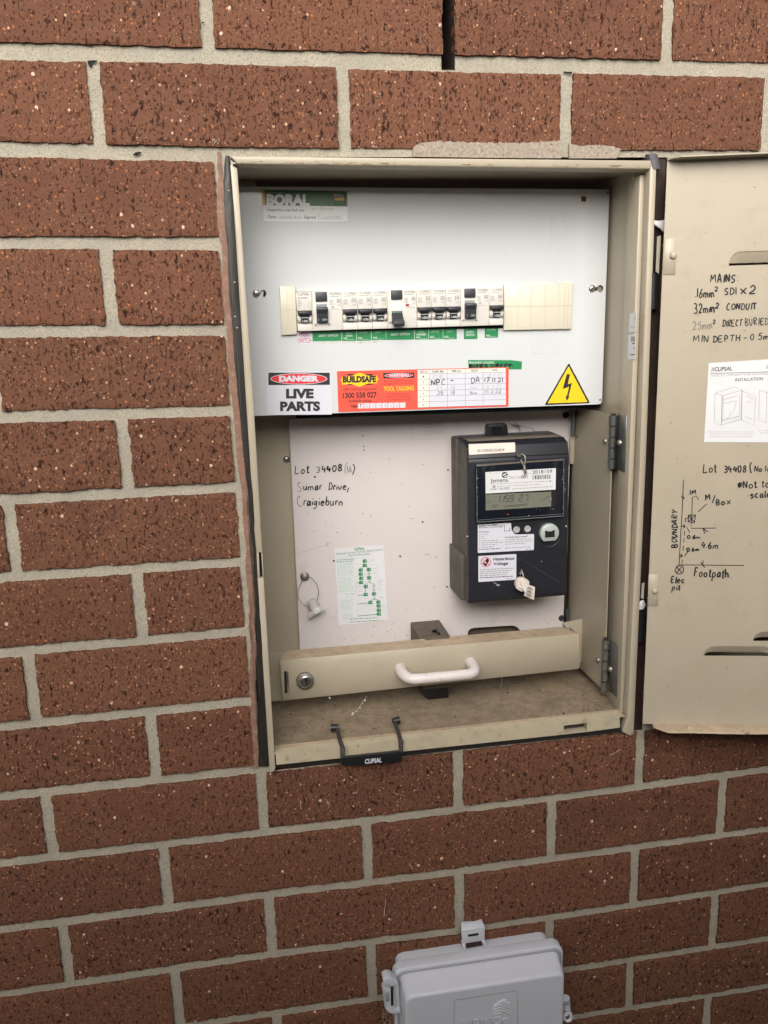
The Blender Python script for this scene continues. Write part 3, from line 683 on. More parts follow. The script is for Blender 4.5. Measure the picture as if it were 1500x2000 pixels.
def circ_px(c, r, n=20, ry=None, a0=0.0): return [(c[0] + r * math.cos(a0 + 2 * math.pi * i / n), c[1] + (ry or r) * math.sin(a0 + 2 * math.pi * i / n)) for i in range(n)]
keyL = [(500, 566), (507, 571), (510, 567.5), (514, 566), (518.5, 568), (520.5, 573.5), (518.5, 579), (514, 581), (510, 579.5), (507, 576.5), (500, 580), (495, 573)]
keyR = [(u + 658.5, v - 9.5) for u, v in keyL]
s = sheet_px(round_px([(462, 364.5), (1190.5, 370), (1175.5, 789.5), (493, 812.5)], [3, 4, 7, 3]), [keyL, keyR], UP, .0014, WHITE)
# folded edges

p0, p1, p2 = at(1190.5, 370, UP), at(1175.5, 789.5, UP), at(493, 812.5, UP)
s.extr([p0 + Vector((0, .0015, 0)), p1 + Vector((0, .0015, .002)), p1 + Vector((-.0014, .0015, .002)), p0 + Vector((-.0014, .0015, 0))], (0, .016, 0), WHITE)
panel = s.build('switch_panel', box)
s = MB(); s.pprism([(608, 806), (1178, 786), (1176, 794), (1120, 800), (608, 817)], .112, .003, HOLE)  # black strip painted in for the shaded gap below the panel edge
s.build('gap_shade_strip', panel)
for (u, v), nm in (((500.5, 573), 'panel_screw'), ((1156, 563.5), 'panel_screw')):
    s = MB(); c0 = at(u, v, UP); s.lathe(c0, (0, -1, 0), [(-.004, .0035), (.0005, .0044), (.0016, .0042), (.0026, .0030), (.0029, .0014)], STEEL, 20)
    s.box(c0 + Vector((-.0016, -.0031, -.0004)), c0 + Vector((.0016, -.0028, .0004)), DARKSCREW); s.box(c0 + Vector((-.0004, -.0032, -.0016)), c0 + Vector((.0004, -.0028, .0016)), DARKSCREW)
    s.build('panel_screw', panel)
s = MB(); s.pprism([(1166, 556), (1177, 557), (1177, 570), (1166, 571)], YU + .004, .001, BRASSY); s.pprism([(508, 567), (515, 566), (514, 581), (508, 580)], YU + .004, .001, BRASSY); s.build('keyhole_catch', panel)
s = MB(); s.lathe(at(1187, 376, UP), (0, -1, 0), [(-.002, .0012), (.0003, .0012)], DARKSCREW, 10); s.lathe(at(1172, 781, UP), (0, -1, 0), [(-.002, .0012), (.0003, .0012)], DARKSCREW, 10); s.build('rivet_hole', panel)
# small square mark in the upper right corner is a plain printed sticker
d = Decal(UP); d.sheet([(1130, 379), (1151, 379), (1151, 402), (1130, 402)], mat('clear_sticker_beige', (0.62, 0.60, 0.56), .3)); d.rect(1135, 383.5, 1145, 394, mat('print_dark_brown', (0.05, 0.03, 0.03), .5), 1); d.fine(1133, 398, 1148, 398, GREYINK, 1.0, 1)
d.build('corner_sticker', panel)
d = Decal(UP, .0002); rnd = random.Random(19); PM = mat('panel_scuff', (0.42, 0.42, 0.41), .4)
for u, v, l, a in ((980, 492, 9, .3), (985, 497, 5, 1.2), (1045, 535, 6, .1), (700, 500, 4, .5), (830, 480, 3, 0), (560, 690, 6, -.3), (1128, 690, 4, .8), (620, 450, 3, .2), (905, 690, 5, .1), (1150, 610, 3, 1.1), (535, 640, 4, -.8), (760, 695, 5, .2)):
    d.line(curve_pts([(u, v), (u + l * .5 * math.cos(a) + 1, v + l * .5 * math.sin(a) - .6), (u + l * math.cos(a), v + l * math.sin(a))]), .7, PM, 0)
d.build('scuffs', panel)
# strips of clear tape
TAPE = mat('clear_tape', (0.82, 0.84, 0.86), 0.05, alpha=0.28, bump=0.25, bscale=180)
for px in ([(1074, 427), (1100, 426), (1097, 553), (1071, 553)], [(1038, 646), (1090, 644), (1086, 690), (1040, 690)]):
    d = Decal(UP, .0004); d.sheet(px, TAPE); d.build('clear_tape', panel)

# ---- meter board, deeper in the box
hole = round_px([(912, 1252), (914, 1228), (928, 1226), (1008, 1221), (1022, 1238), (1024, 1250)], [2, 10, 0, 10, 4, 2])
dots = [circ_px((709.5, 851), 1.9, 10), circ_px((710.2, 872), 1.9, 10), circ_px((710.2, 879), 1.9, 10)]
s = sheet_px(round_px([(564.5, 819), (1117, 796), (1098, 1262), (588, 1302)], [9, 2, 2, 2], 4), [hole] + dots, LP, .005, BOARD, bev=.0003)
board = s.build('meter_board', box)
s = MB(); s.pprism([(905, 1205), (1030, 1205), (1030, 1262), (905, 1262)], YL + .020, .001, mat('recess_brown', (0.13, 0.10, 0.07), .9, var=.3, vscale=60)); s.build('recess', board)
s = MB(); s.pprism([(700, 845), (720, 845), (720, 885), (700, 885)], YL + .012, .001, HOLE); s.build('recess', board)
s = Decal(LP)
for u, v, rr in ((825.5, 1019.5, 2.1), (781.5, 1086.5, 2.1), (652, 1095.5, 2.2), (875, 918, 2.0), (873, 1146, 2.0), (615, 931.5, 2.2), (880, 1069, 1.8)): s.ell((u, v), rr, rr * .85, DARKSCREW, 1, 12)
for u, v, l, a in ((709, 1003, 4, -.6), (724, 1007, 3, .3), (613, 1037.5, 3, 0), (658, 1040, 4, .1), (706, 1042, 3, 1.3), (638, 1062, 5, -1.1), (640, 1067, 3, .6), (760, 896, 4, .1), (826, 907, 3, 0), (805, 1013, 5, 0), (730, 1223, 3, .4), (757, 1233, 3, 0), (795, 1241, 4, 0), (625, 1268, 3, 1.2), (660, 1260, 3, 0), (690, 1250, 3, .5), (602, 1002, 2, 0), (835, 1083, 7, .1), (852, 1088, 6, .3), (848, 1147, 3, 0), (900, 1216, 2, 0)):
    s.line([(u - l * math.cos(a) / 2, v - l * math.sin(a) / 2), (u + l * math.cos(a) / 2, v + l * math.sin(a) / 2)], 1.1, mat('scuff_dark', (0.2, 0.17, 0.16), .7), 1)
rnd = random.Random(5)
for i in range(120):
    u = rnd.uniform(590, 1090); v = rnd.uniform(1165, 1265) if i < 80 else rnd.uniform(860, 1265); q = rnd.uniform(.45, 1.0)
    s.ell((u, v), q, q, mat('scuff_dark', (0.2, 0.17, 0.16), .7), 1, 6)
for i in range(9): s.ell((640 + i * 24.5 + rnd.uniform(-3, 3), 1270 - i * 1.9), 2.2, 1.6, DARKSCREW, 1, 8)
s.line([(570, 1088), (590, 1078), (615, 1070), (635, 1066), (650, 1058)], .8, mat('scuff_pale', (0.45, 0.41, 0.39), .7), 1)
s.build('marks', board)
# embossed panel top right of the board
s = Decal(LP, .0003); EMB = mat('embossed_edge', (0.52, 0.47, 0.46), .35)
s.line(round_px([(803, 823), (893, 818), (896, 855), (804, 859)], 3) + [(803, 826)], 1.0, EMB, 1)
for i in range(2): s.text('CLIPSAL', (826, 836 + i * 13), (870, 834 + i * 13), 8, EMB, 1, .02, .15)
s.build('embossed_plate', board)
for u, v in ((1104.5, 810.5), (1096.5, 1207)):
    s = MB(); c0 = at(u, v, LP); s.lathe(c0, (0, -1, 0), [(-.001, .0045), (.0012, .0044), (.002, .0036), (.0021, .0018), (.0012, .0016)], DARKSCREW, 18); s.build('board_screw', board)
s = MB(); c0 = at(559.5, 897, .1855); s.lathe(c0, (0, -1, 0), [(-.001, .0044), (.001, .0044), (.0022, .0038), (.0032, .0018)], STEEL, 16); s.box(c0 + Vector((-.0022, -.0036, -.0004)), c0 + Vector((.0022, -.003, .0004)), DARKSCREW); s.build('plate_screw', box)
# handwriting on the board
d = Decal(LP, .0002)
def w_(st, a, b, h, w=2.0, m=PEN): hand(d, st, a, b, h, w, m)
w_('Lot', (576, 926), (604, 923.5), 15, 1.9); w_('3', (616.5, 923.5), (626, 922.5), 10.5, 1.3, PENF); w_('4408', (628.5, 923), (668, 920), 12, 2.3); w_('(', (671, 925), (677, 925), 18, 1.0, PENF); w_('16', (678.5, 923), (687.5, 922), 12, 1.2, PENF); w_(')', (685, 924), (693, 924), 17, 1.9)
w_('S', (581, 960), (591, 959), 17, 1.1, PENF); w_('umar', (592, 958), (629, 956), 15, 1.8); w_('Drive,', (641, 956), (681, 957), 14, 1.8)
w_('C', (582, 989.5), (591, 987), 20, 1.0, PENF); w_('raigieburn', (592, 986.5), (669, 987), 16, 1.9)
d.build('handwriting', board)

# ---- hinged wing and the locked bar along the bottom
s = MB()
a = [(.4520, .0515, -.4655), (.4520, .1790, -.4655), (.4520, .1790, -.8310), (.4520, .1300, -.8308), (.4520, .0500, -.8282)]
s.extr(a, (.0012, 0, 0), BEIGE)
wing = s.build('hinged_wing', box)
s = MB(); s.pprism([(1116.5, 800), (1124.5, 800), (1121, 906), (1113, 906)], .170, .002, BEIGE); s.build('side_strip', wing); s = MB(); s.tube([at(1121, 800, .165), at(1119, 850, .165)], .0030, ZINC, 10); s.lathe(at(1128.5, 851, .162), (-1, -.6, 0), [(-.004, .003), (0, .003), (.002, .0022)], BRASSY, 12); s.build('hinge_rod', wing); s = MB(); s.pprism([(1107, 1190), (1121, 1190), (1120, 1216), (1106, 1216)], .172, .002, ZINC); s.build('hinge_rod', wing)
def hinge(px_pin, leaf, m, name, scr):
    s = MB(); (u0, v0), (u1, v1) = px_pin; A = at(u0, v0, PX(.4535)); Bq = at(u1, v1, PX(.4535)); yy = (A.y + Bq.y) / 2 - .0015
    A = Vector((.4515, yy, A.z)); Bq = Vector((.4515, yy, Bq.z)); n = 5
    for i in range(n):
        a = A.lerp(Bq, i / n + .012); b = A.lerp(Bq, (i + 1) / n - .012); s.tube([a, b], .0046 if i % 2 else .0049, m, 14)
    s.tube([A + Vector((0, 0, .002)), Bq], .003, DARKSCREW, 12)
    s.extr([at(u, v, PX(.4553)) for u, v in leaf], (.0012, 0, 0), m, .0002, 1)
    h = s.build(name, box)
    for (u, v), xx in scr:
        q = MB(); q.lathe(at(u, v, PX(xx)), (-1, -.15, 0), [(-.001, .0040), (.001, .0040), (.0026, .0028), (.0032, .001)], BRASSY, 14); q.build('rivet', h)
hinge(((1199, 810), (1197, 916)), [(1206, 809), (1223.5, 811), (1219.5, 923), (1203, 916)], ZINC, 'upper_hinge', (((1211, 865), .455), ((1182.5, 862), .452)))
hinge(((1185, 1247), (1182, 1349)), [(1190, 1249), (1207.5, 1261), (1204, 1362), (1190, 1350)], ZINC2, 'lower_hinge', (((1192.5, 1307), .455), ((1168.5, 1289), .452), ((1172, 1360), .4555)))
s = MB()
BY = .078
bar_ = [(547, 1290), (1130.5, 1238), (1133, 1304), (1128, 1307), (552, 1369)]
f0 = [at(u, v, BY) for u, v in bar_]
s.extr(f0, (0, .001, 0), BEIGE, .0004, 1)
t = [at(547, 1290, BY) + Vector((0, .0004, 0)), at(1130.5, 1238, BY) + Vector((0, .0004, 0)), at(1130.5, 1238, BY) + Vector((-.014, .030, 0)), at(547, 1290, BY) + Vector((.009, .030, 0))]
s.extr(t, (0, 0, -.0011), FLANGE_DIRT)
q0, q1 = at(553, 1368, BY), at(1128, 1306, BY)
s.extr([q0 + Vector((0, .0012, .001)), q1 + Vector((0, .0012, .001)), q1 + Vector((0, .030, .001)), q0 + Vector((0, .030, .001))], (0, 0, .001), BEIGE)
s.extr([at(1130.5, 1238, BY) + Vector((-.0003, .0012, -.0005)), at(1130.5, 1238, BY) + Vector((-.0003, .03, -.0005)), at(1131, 1305, BY) + Vector((-.0003, .03, 0)), at(1131, 1305, BY) + Vector((-.0003, .0012, 0))], (-.001, 0, 0), BEIGE)
barp = s.build('security_bar', box)
s = MB(); s.pprism([(1099, 1217), (1147.5, 1206), (1147, 1293), (1099, 1300)], .128, .0012, BEIGE); s.extr([at(1100, 1217, .128), at(1100, 1217, .128) + Vector((0, -.022, -.0005)), at(1100, 1262, .128) + Vector((0, -.022, 0)), at(1100, 1262, .128)], (-.0012, 0, 0), BEIGE)
s.build('bar_bracket', barp)
s = MB(); s.pprism([(524, 1275), (552, 1273), (558, 1279), (560, 1368), (528, 1370)], .100, .0012, BEIGE, .0); s.build('bar_bracket', barp)
# U handle
s = MB(); zc = -.779; pts = []
for k in range(0, 7):
    q = k / 6 * math.pi / 2; pts.append((.1862 - .013 * math.sin(q) + .0035, BY - .004 - .024 * (1 - math.cos(q)) - .000 , zc - .0015 * k / 6))
HA = at(783, 1309, BY - .004); HB = at(921, 1297, BY - .004)
def hp(t, y, dz): p = HA.lerp(HB, t); return Vector((p.x, y, p.z + dz))
pts = [hp(0, BY, 0), hp(0, BY - .010, 0), hp(0.01, BY - .020, .0), hp(.045, BY - .030, .0), hp(.11, BY - .0345, .0), hp(.3, BY - .035, .0), hp(.7, BY - .035, .0), hp(.89, BY - .0345, .0), hp(.955, BY - .030, .0), hp(.99, BY - .020, .0), hp(1.0, BY - .010, 0), hp(1.0, BY, 0)]
s.tube(pts, [.0078, .0076, .0072, .0069, .0067, .0066, .0066, .0067, .0069, .0072, .0076, .0078], WHITEP, 16)
s.build('handle', barp)
s = MB(); c0 = at(595.5, 1328.5, BY); s.lathe(c0, (0, -1, 0), [(0, .0112), (.002, .0112), (.0045, .0106), (.0048, .0086), (.0062, .0084), (.0066, .0078)], mat('lock_dusty_steel', (0.30, 0.27, 0.24), .5, metal=.6, var=.3, vscale=90), 28)
s.lathe(c0 + Vector((.0008, -.0064, .0006)), (0, -1, 0), [(0, .0079), (.0006, .0076), (.001, .006)], STEEL, 24); s.box(c0 + Vector((-.0009, -.0079, -.0034)), c0 + Vector((.0025, -.0072, .0052)), HOLE); s.box(c0 + Vector((-.0014, -.0081, -.0052)), c0 + Vector((.0006, -.0071, .0004)), STEEL)
s.build('lock', barp)
s = MB(); s.pprism([(554.5, 1312), (562, 1310), (563.5, 1352), (556.5, 1354)], BY - .0004, .001, HOLE); s.pprism([(559, 1311), (563, 1310), (564, 1352), (560.5, 1353)], BY - .0025, .002, STEEL, .0003); s.build('latch_slot', barp)

# ---- door, swung open on the right
def DL(sx, z, n=0.0): return Vector((DOOR_P.x, DOOR_P.y, 0)) + DOOR_D * sx + DOOR_N * n + Vector((0, 0, z))
DW, DT, DB = .462, -.1855, -.8420
def dpx(sx, z):                                              # door coordinates back to the pixel they show at (for cutting the sheet)
    q = ROT.transposed() @ (DL(sx, z) - CAM_LOC); return (750 + FPX * q.x / -q.z, 1000 - FPX * q.y / -q.z)
def ds(u, v): p = at(u, v, DP); return ((p - DOOR_P).dot(DOOR_D), p.z)
LOUV = []
for (u0, v0, u1, v1) in ((1425, 492, None, 519), (1376, 1262, 1508, 1281), (1472, 1234, None, 1252)):
    s0, z0 = ds(u0, v0); _, z1 = ds(u0, v1); s1 = ds(u1, v1)[0] if u1 else s0 + .085
    LOUV.append((s0, s1, z0, z1))
holes = []
for s0, s1, z0, z1 in LOUV:
    r_ = .008; holes.append([dpx(*p) for p in ((s0, z1), (s0 + .001, z1 + (z0 - z1) * .5), (s0 + .004, z0 - .003), (s0 + .009, z0), (s1 - .009, z0), (s1 - .004, z0 - .003), (s1 - .001, z1 + (z0 - z1) * .5), (s1, z1))])
door_s = sheet_px([dpx(0, DT), dpx(DW, DT), dpx(DW, DB), dpx(0, DB)], holes, DP, .0012, BEIGE)
door = door_s.build('door', box)
for s0, s1, z0, z1 in LOUV:
    s = MB()
    b = bmesh.new(); rows = []; n1 = 12
    for i in range(n1 + 1):
        t = i / n1; row = []
        for j in range(13):
            w = j / 12; ss = s0 + (s1 - s0) * w; edge = min(w, 1 - w) * (s1 - s0); prof = min(1, edge / .009) ** .6
            zz = z0 + (z1 + .0026 - z0) * t; top_in = .009 * (1 - prof)
            row.append(b.verts.new(DL(ss, zz, -.0009 - .0052 * prof * t ** 1.2)))
        rows.append(row)
    for a, c_ in zip(rows, rows[1:]):
        for j in range(12): b.faces.new((a[j], a[j + 1], c_[j + 1], c_[j])).smooth = True
    s.take(b, BEIGE); s.build('louvre', door)
s = MB()
s.extr([DL(.0, DT, .0002), DL(DW, DT, .0002), DL(DW, DT, .019), DL(.010, DT, .019), DL(.004, DT, .012)], (0, 0, .0012), BEIGE)
s.extr([DL(DW, DT, .0002), DL(DW, DB, .0002), DL(DW, DB, .019), DL(DW, DT, .019)], -DOOR_D * .0012, BEIGE)
s.build('folded_edge', door)
b = bmesh.new(); rows = []; NN = 60
for i in range(NN + 1):
    sx = .012 + (DW - .012) * i / NN; row = []
    lip = .019 * min(1, .25 + i * .35) + .0012 * noise.noise(Vector((sx * 30, 0, 0)))
    for j in range(7): row.append(b.verts.new(DL(sx, DB + .0003 - .0006 * (j / 6), .0003 + lip * j / 6)))
    row.append(b.verts.new(DL(sx, DB - .0022 + .0008 * noise.noise(Vector((sx * 60, 3, 0))), .0003 + lip + .0004)))
    rows.append(row)
for a, c_ in zip(rows, rows[1:]):
    for j in range(7): b.faces.new((a[j], a[j + 1], c_[j + 1], c_[j])).smooth = True
s = MB(); s.take(b, FLANGE_DIRT)
for u, v in ((1347, 1421), (1457, 1429)): s.lathe(at(u, v, PZ(DB - .0002)), (0, 0, 1), [(-.001, .0045), (.001, .004), (.0018, .002)], FLANGE_DIRT, 12)
s.build('bottom_flange', door)
for (px, rv) in (([(1298.5, 466), (1322.5, 464), (1319, 536), (1295, 537)], (1315, 499)), ([(1267, 1122), (1287, 1122), (1285, 1184), (1265, 1184)], (1279, 1154))):
    s = MB(); s.extr([at(u, v, DP, .0009) for u, v in px], -DOOR_N * .0012, BEIGE, .0003, 1); s.lathe(at(*rv, DP, .001), DOOR_N, [(0, .0040), (.0012, .0038), (.0024, .0024), (.0028, .0008)], BEIGE, 16); s.build('hinge_tab', door)
for (pin, sl, white) in ((((1276, 534), (1274, 604)), [(1284, 462), (1291, 460), (1287, 535), (1281, 530)], [(1274, 430), (1290, 431), (1304, 428), (1303, 442), (1299, 456), (1292, 448), (1280, 440)]),
                         (((1253.5, 1193), (1250, 1252)), [(1254, 1140), (1259, 1138), (1257, 1170), (1252, 1168)], [(1249, 1176), (1258, 1172), (1262, 1182), (1258, 1191), (1249, 1192)])):
    s = MB(); s.tube([at(*pin[0], .0), at(*pin[1], .0)], .0052, BLACKP, 14); s.build('door_hinge', door)
    s = MB(); s.pprism(sl, .002, .001, CREAM); s.pprism([(sl[0][0] - 9, sl[0][1] + 2), (sl[0][0] - 1, sl[0][1]), (sl[3][0] - 1, sl[3][1] + 4), (sl[3][0] - 10, sl[3][1] + 2)], .0035, .003, SEAL, .0006); s.build('hinge_leaf', door)
    s = MB(); s.pprism(white, -.003, .003, RAG, .0012); s.build('white_sealant_blob', door)
# small scuffs and paint chips on the door
s = Decal(DP, .0003); rnd = random.Random(8)
for i in range(46):
    u = rnd.uniform(1290, 1498); v = rnd.uniform(330, 1400); l = rnd.uniform(1.5, 4.5); s.line([(u, v), (u + l, v + rnd.uniform(-1.5, 1.5))], rnd.uniform(.7, 1.5), mat('door_scuff', (0.2, 0.16, 0.11), .8), 1)
s.build('scuffs', door)
# handwriting on the door
d = Decal(DP, .0002)
w_('MAINS:', (1387, 552), (1441, 551), 15, 2.3)
w_('.16mm', (1357, 580), (1395, 581), 18, 2.2); w_('2', (1395.5, 569), (1402, 569), 9, 2.0); w_('SDI', (1415, 576), (1439, 575), 13, 2.2); w_('x2', (1446, 575), (1477, 573.5), 16, 2.3)
w_('.32mm', (1352, 612), (1396, 610), 18, 2.2); w_('2', (1396.5, 602), (1404, 602), 10, 1.9); w_('CONDUIT', (1419, 605), (1478, 604), 12.5, 2.2)
w_('.25mm', (1351, 645), (1392, 641), 16, 1.5, PENF); w_('2', (1392.5, 632), (1397, 632), 8, 1.6); w_('DIRECT', (1411, 638), (1450, 636), 12, 1.6); w_('BURIED', (1455, 636), (1501, 633), 13, 1.5)
w_('MIN', (1353, 668), (1384, 668), 13, 1.6); w_('DEPTH', (1392, 668), (1446, 666), 12, 1.8); w_('-', (1452, 665), (1460, 664), 10, 1.8); w_('0.5m', (1465, 664), (1503, 663), 12, 1.7)
w_('Lot', (1373.5, 923), (1400, 922), 17, 2.1); w_('34408', (1413, 923), (1458, 922), 12.5, 2.1); w_('(', (1463, 923), (1470, 922), 18, 1.8); w_('No.16)', (1473, 921.5), (1510, 920), 11, 1.9)
w_('*Not to', (1440, 955), (1504, 951), 14, 2.2); w_('scale', (1465, 973), (1505, 971), 13, 2.0)
def S(x, y): return (1220 + x * .2899, 880 + y * .2899)
def st_(P, w=1.9, m=PEN, sm=False): stroke(d, [S(*p) for p in P], w, m, 2, sm)
st_([(397, 197), (388, 400), (378, 560), (366, 780)], 1.5); st_([(380, 310), (405, 320)]); st_([(392, 300), (396, 330)])
w_('.1M', S(425, 298), S(483, 290), 8.5, 1.8); st_([(452, 440), (456, 315), (482, 305), (498, 330)], 1.5)
w_('M', S(545, 335), S(580, 332), 11, 2.0); w_('/', S(588, 348), S(612, 345), 11, 1.7); w_('Box', S(614, 368), S(716, 362), 10.5, 2.0); st_([(552, 360), (495, 412)], 1.6)
st_([(408, 482), (410, 455), (424, 456)]); st_([(430, 436), (478, 434), (470, 486), (428, 480), (430, 436)], 2.2); st_([(432, 440), (470, 482)], 1.8); st_([(474, 438), (432, 478)], 1.8); st_([(448, 440), (452, 480)], 2.0)
st_([(447, 484), (449, 524), (618, 522)], 1.4); st_([(382, 508), (408, 512)]); st_([(396, 496), (408, 512), (396, 524)]); st_([(420, 517), (438, 553)], 1.5)
st_([(528, 520), (540, 560)]); st_([(526, 522), (560, 548)], 1.8)
for a, b in ((540, 575), (590, 620), (640, 675), (735, 762)): st_([(404 - (a - 540) * .08, a), (404 - (b - 540) * .08, b)], 1.4)
w_('0.6m', S(420, 592), S(512, 594), 6.8, 1.9); w_('4.6m', S(515, 655), S(632, 660), 12, 2.0); w_('0.6m', S(417, 680), S(505, 678), 7, 1.9)
st_([(370, 708), (392, 712)]); st_([(378, 694), (388, 708), (376, 722)]); st_([(424, 684), (402, 712)], 1.6); st_([(378, 770), (804, 774)], 1.4); st_([(512, 750), (528, 775), (542, 788)], 1.7); st_([(528, 740), (526, 775)], 1.7)
st_([(345, 800), (355, 778), (385, 774), (396, 800), (388, 826), (356, 830), (340, 810), (345, 800)], 1.9, PEN, True); st_([(352, 784), (384, 822)], 1.9); st_([(384, 782), (352, 822)], 1.9)
w_('Footpath.', S(465, 848), S(716, 856), 16, 2.2); w_('Elec', S(312, 890), S(404, 892), 13, 2.1); w_('pit', S(316, 938), S(376, 940), 11, 2.0)
hand(d, 'BOUNDARY', S(354, 655), S(356, 400), 10.5, 1.9, PEN)
d.build('handwriting', door)

# ================================================================ THINGS MOUNTED ON THE SWITCH PANEL
YF = .088                                                    # front face of the breakers
xA = at(579.2, 600, YF).x; xB = at(983.3, 600, YF).x; PITCH = (xB - xA) / 14
ZT = at(780, 566, YF).z; ZB = at(780, 641, YF).z; HH = ZT - ZB
def bz(f): return ZT - HH * f                                 # 0 top .. 1 bottom
def plane_px(x, z, y):
    q = ROT.transposed() @ (Vector((x, y, z)) - CAM_LOC); return (750 + FPX * q.x / -q.z, 1000 - FPX * q.y / -q.z)
class Face(Decal):
    """decal in world x / z on a plane of constant y"""
    def __init__(s, y): super().__init__(PY(y)); s.y = y
    def R(s, x0, f0, x1, f1, m, k=1): s.face([(x0, s.y - s.o(k), bz(f0)), (x1, s.y - s.o(k), bz(f0)), (x1, s.y - s.o(k), bz(f1)), (x0, s.y - s.o(k), bz(f1))], m)
    def T(s, st, x0, x1, f, h, m, k=2, bold=0.0, slant=0.0):
        vs, fs = text_faces(st, bold); a = min(v.x for v in vs); b = max(v.x for v in vs); hh = h * HH
        out = [s.bm.verts.new((x0 + (x1 - x0) * (v.x - a) / (b - a) + slant * hh * v.y / CAPH, s.y - s.o(k), bz(f) + hh * v.y / CAPH)) for v in vs]; mi = s.mi(m)
        for fc in fs:
            try: s.bm.faces.new([out[i] for i in fc]).material_index = mi
            except ValueError: pass
def case_print(d, x, w, two):
    d.T(two, x, x + w, .085, .06, GREYINK, 2, .012, .15)
    d.R(x, .115, x + w * .85, .135, LGREYINK); 
    for q, l in ((.215, .35), (.26, .30), (.31, .36)): d.R(x, q, x + w * l, q + .028, LGREYINK)
    a, b = x + w * .66, x + w * .98                           # small nested square mark
    d.R(a, .19, b, .30, GREYINK, 1); d.R(a + w * .06, .205, b - w * .06, .30, BWHITE, 2); d.R(a + w * .10, .225, b - w * .10, .275, GREYINK, 3)
    d.R(x + w * .72, .345, x + w, .365, LGREYINK)
def mcb(i, label, first=False):
    x0 = xA + i * PITCH + .0002; x1 = x0 + PITCH - .0004; xc = (x0 + x1) / 2
    t = thing('circuit_breaker', label, 'circuit breaker', (xc, YU, ZB), 'single circuit breakers in the row')
    s = Face(YF)
    s.box((x0, YF, bz(.475)), (x1, YU + .02, bz(0)), BWHITE, .0005); s.box((x0, YF + .003, bz(.80)), (x1, YU + .02, bz(.477)), BWHITE)
    s.box((x0, YF, bz(1)), (x1, YU + .02, bz(.79)), BWHITE, .0006)
    s.box((x1 - .0001, YF + .0004, bz(1)), (x1 + .0003, YU, bz(0)), BCREAMGAP)
    w = x1 - x0
    if first:
        s.T('CLIPSAL', x0 + w * .04, x0 + w * .86, .085, .07, GREYINK, 2, .02, .12); s.R(x0 + w * .08, .135, x0 + w * .74, .16, GREYINK)
        for q, l in ((.21, .25), (.27, .25), (.33, .22)): s.R(x0 + w * .08, q, x0 + w * (.08 + l), q + .03, LGREYINK)
        s.ell(plane_px(x0 + w * .17, bz(.41), YF), 1.3, 1.3, LGREYINK, 1, 10); s.R(x0 + w * .80, .24, x0 + w * .83, .44, LGREYINK)
    else: case_print(s, x0 + w * .08, w * .84, '//CLIPSAL')
    s.build('body', t)
    s = MB()
    for sx in (x0 + .0002, x1 - .0042):
        b = bmesh.new(); bmesh.ops.create_cube(b, size=1)
        for v in b.verts: v.co = Vector((sx + (v.co.x + .5) * .0040, YF - .0035 + (v.co.y + .5) * .008, bz(.80) + (v.co.z + .5) * HH * .20))
        bmesh.ops.bevel(b, geom=b.edges[:], offset=.0012, segments=3, affect='EDGES'); s.take(b, BWHITE, True)
    s.build('shroud', t)
    s = Face(YF - .0032)
    s.box((x0 + .0009, YF - .0075, bz(.585)), (x1 - .0009, YF + .004, bz(.485)), TOGGLE, .0008)
    s.extr([(x0 + .0046, YF - .0070, bz(.56)), (x0 + .0046, YF - .0034, bz(.655)), (x0 + .0046, YF - .0020, bz(.80)), (x0 + .0046, YF + .004, bz(.80)), (x0 + .0046, YF + .004, bz(.56))], (x1 - x0 - .0092, 0, 0), TOGGLE, .0003, 1)
    s.box((x0 + .0044, YF - .0042, bz(.665)), (x1 - .0044, YF - .0030, bz(.645)), BGREY)
    s.T('I-ON', x0 + .0056, x1 - .0056, .775, .06, LABELTXT, 3, .01)
    s.build('toggle', t)
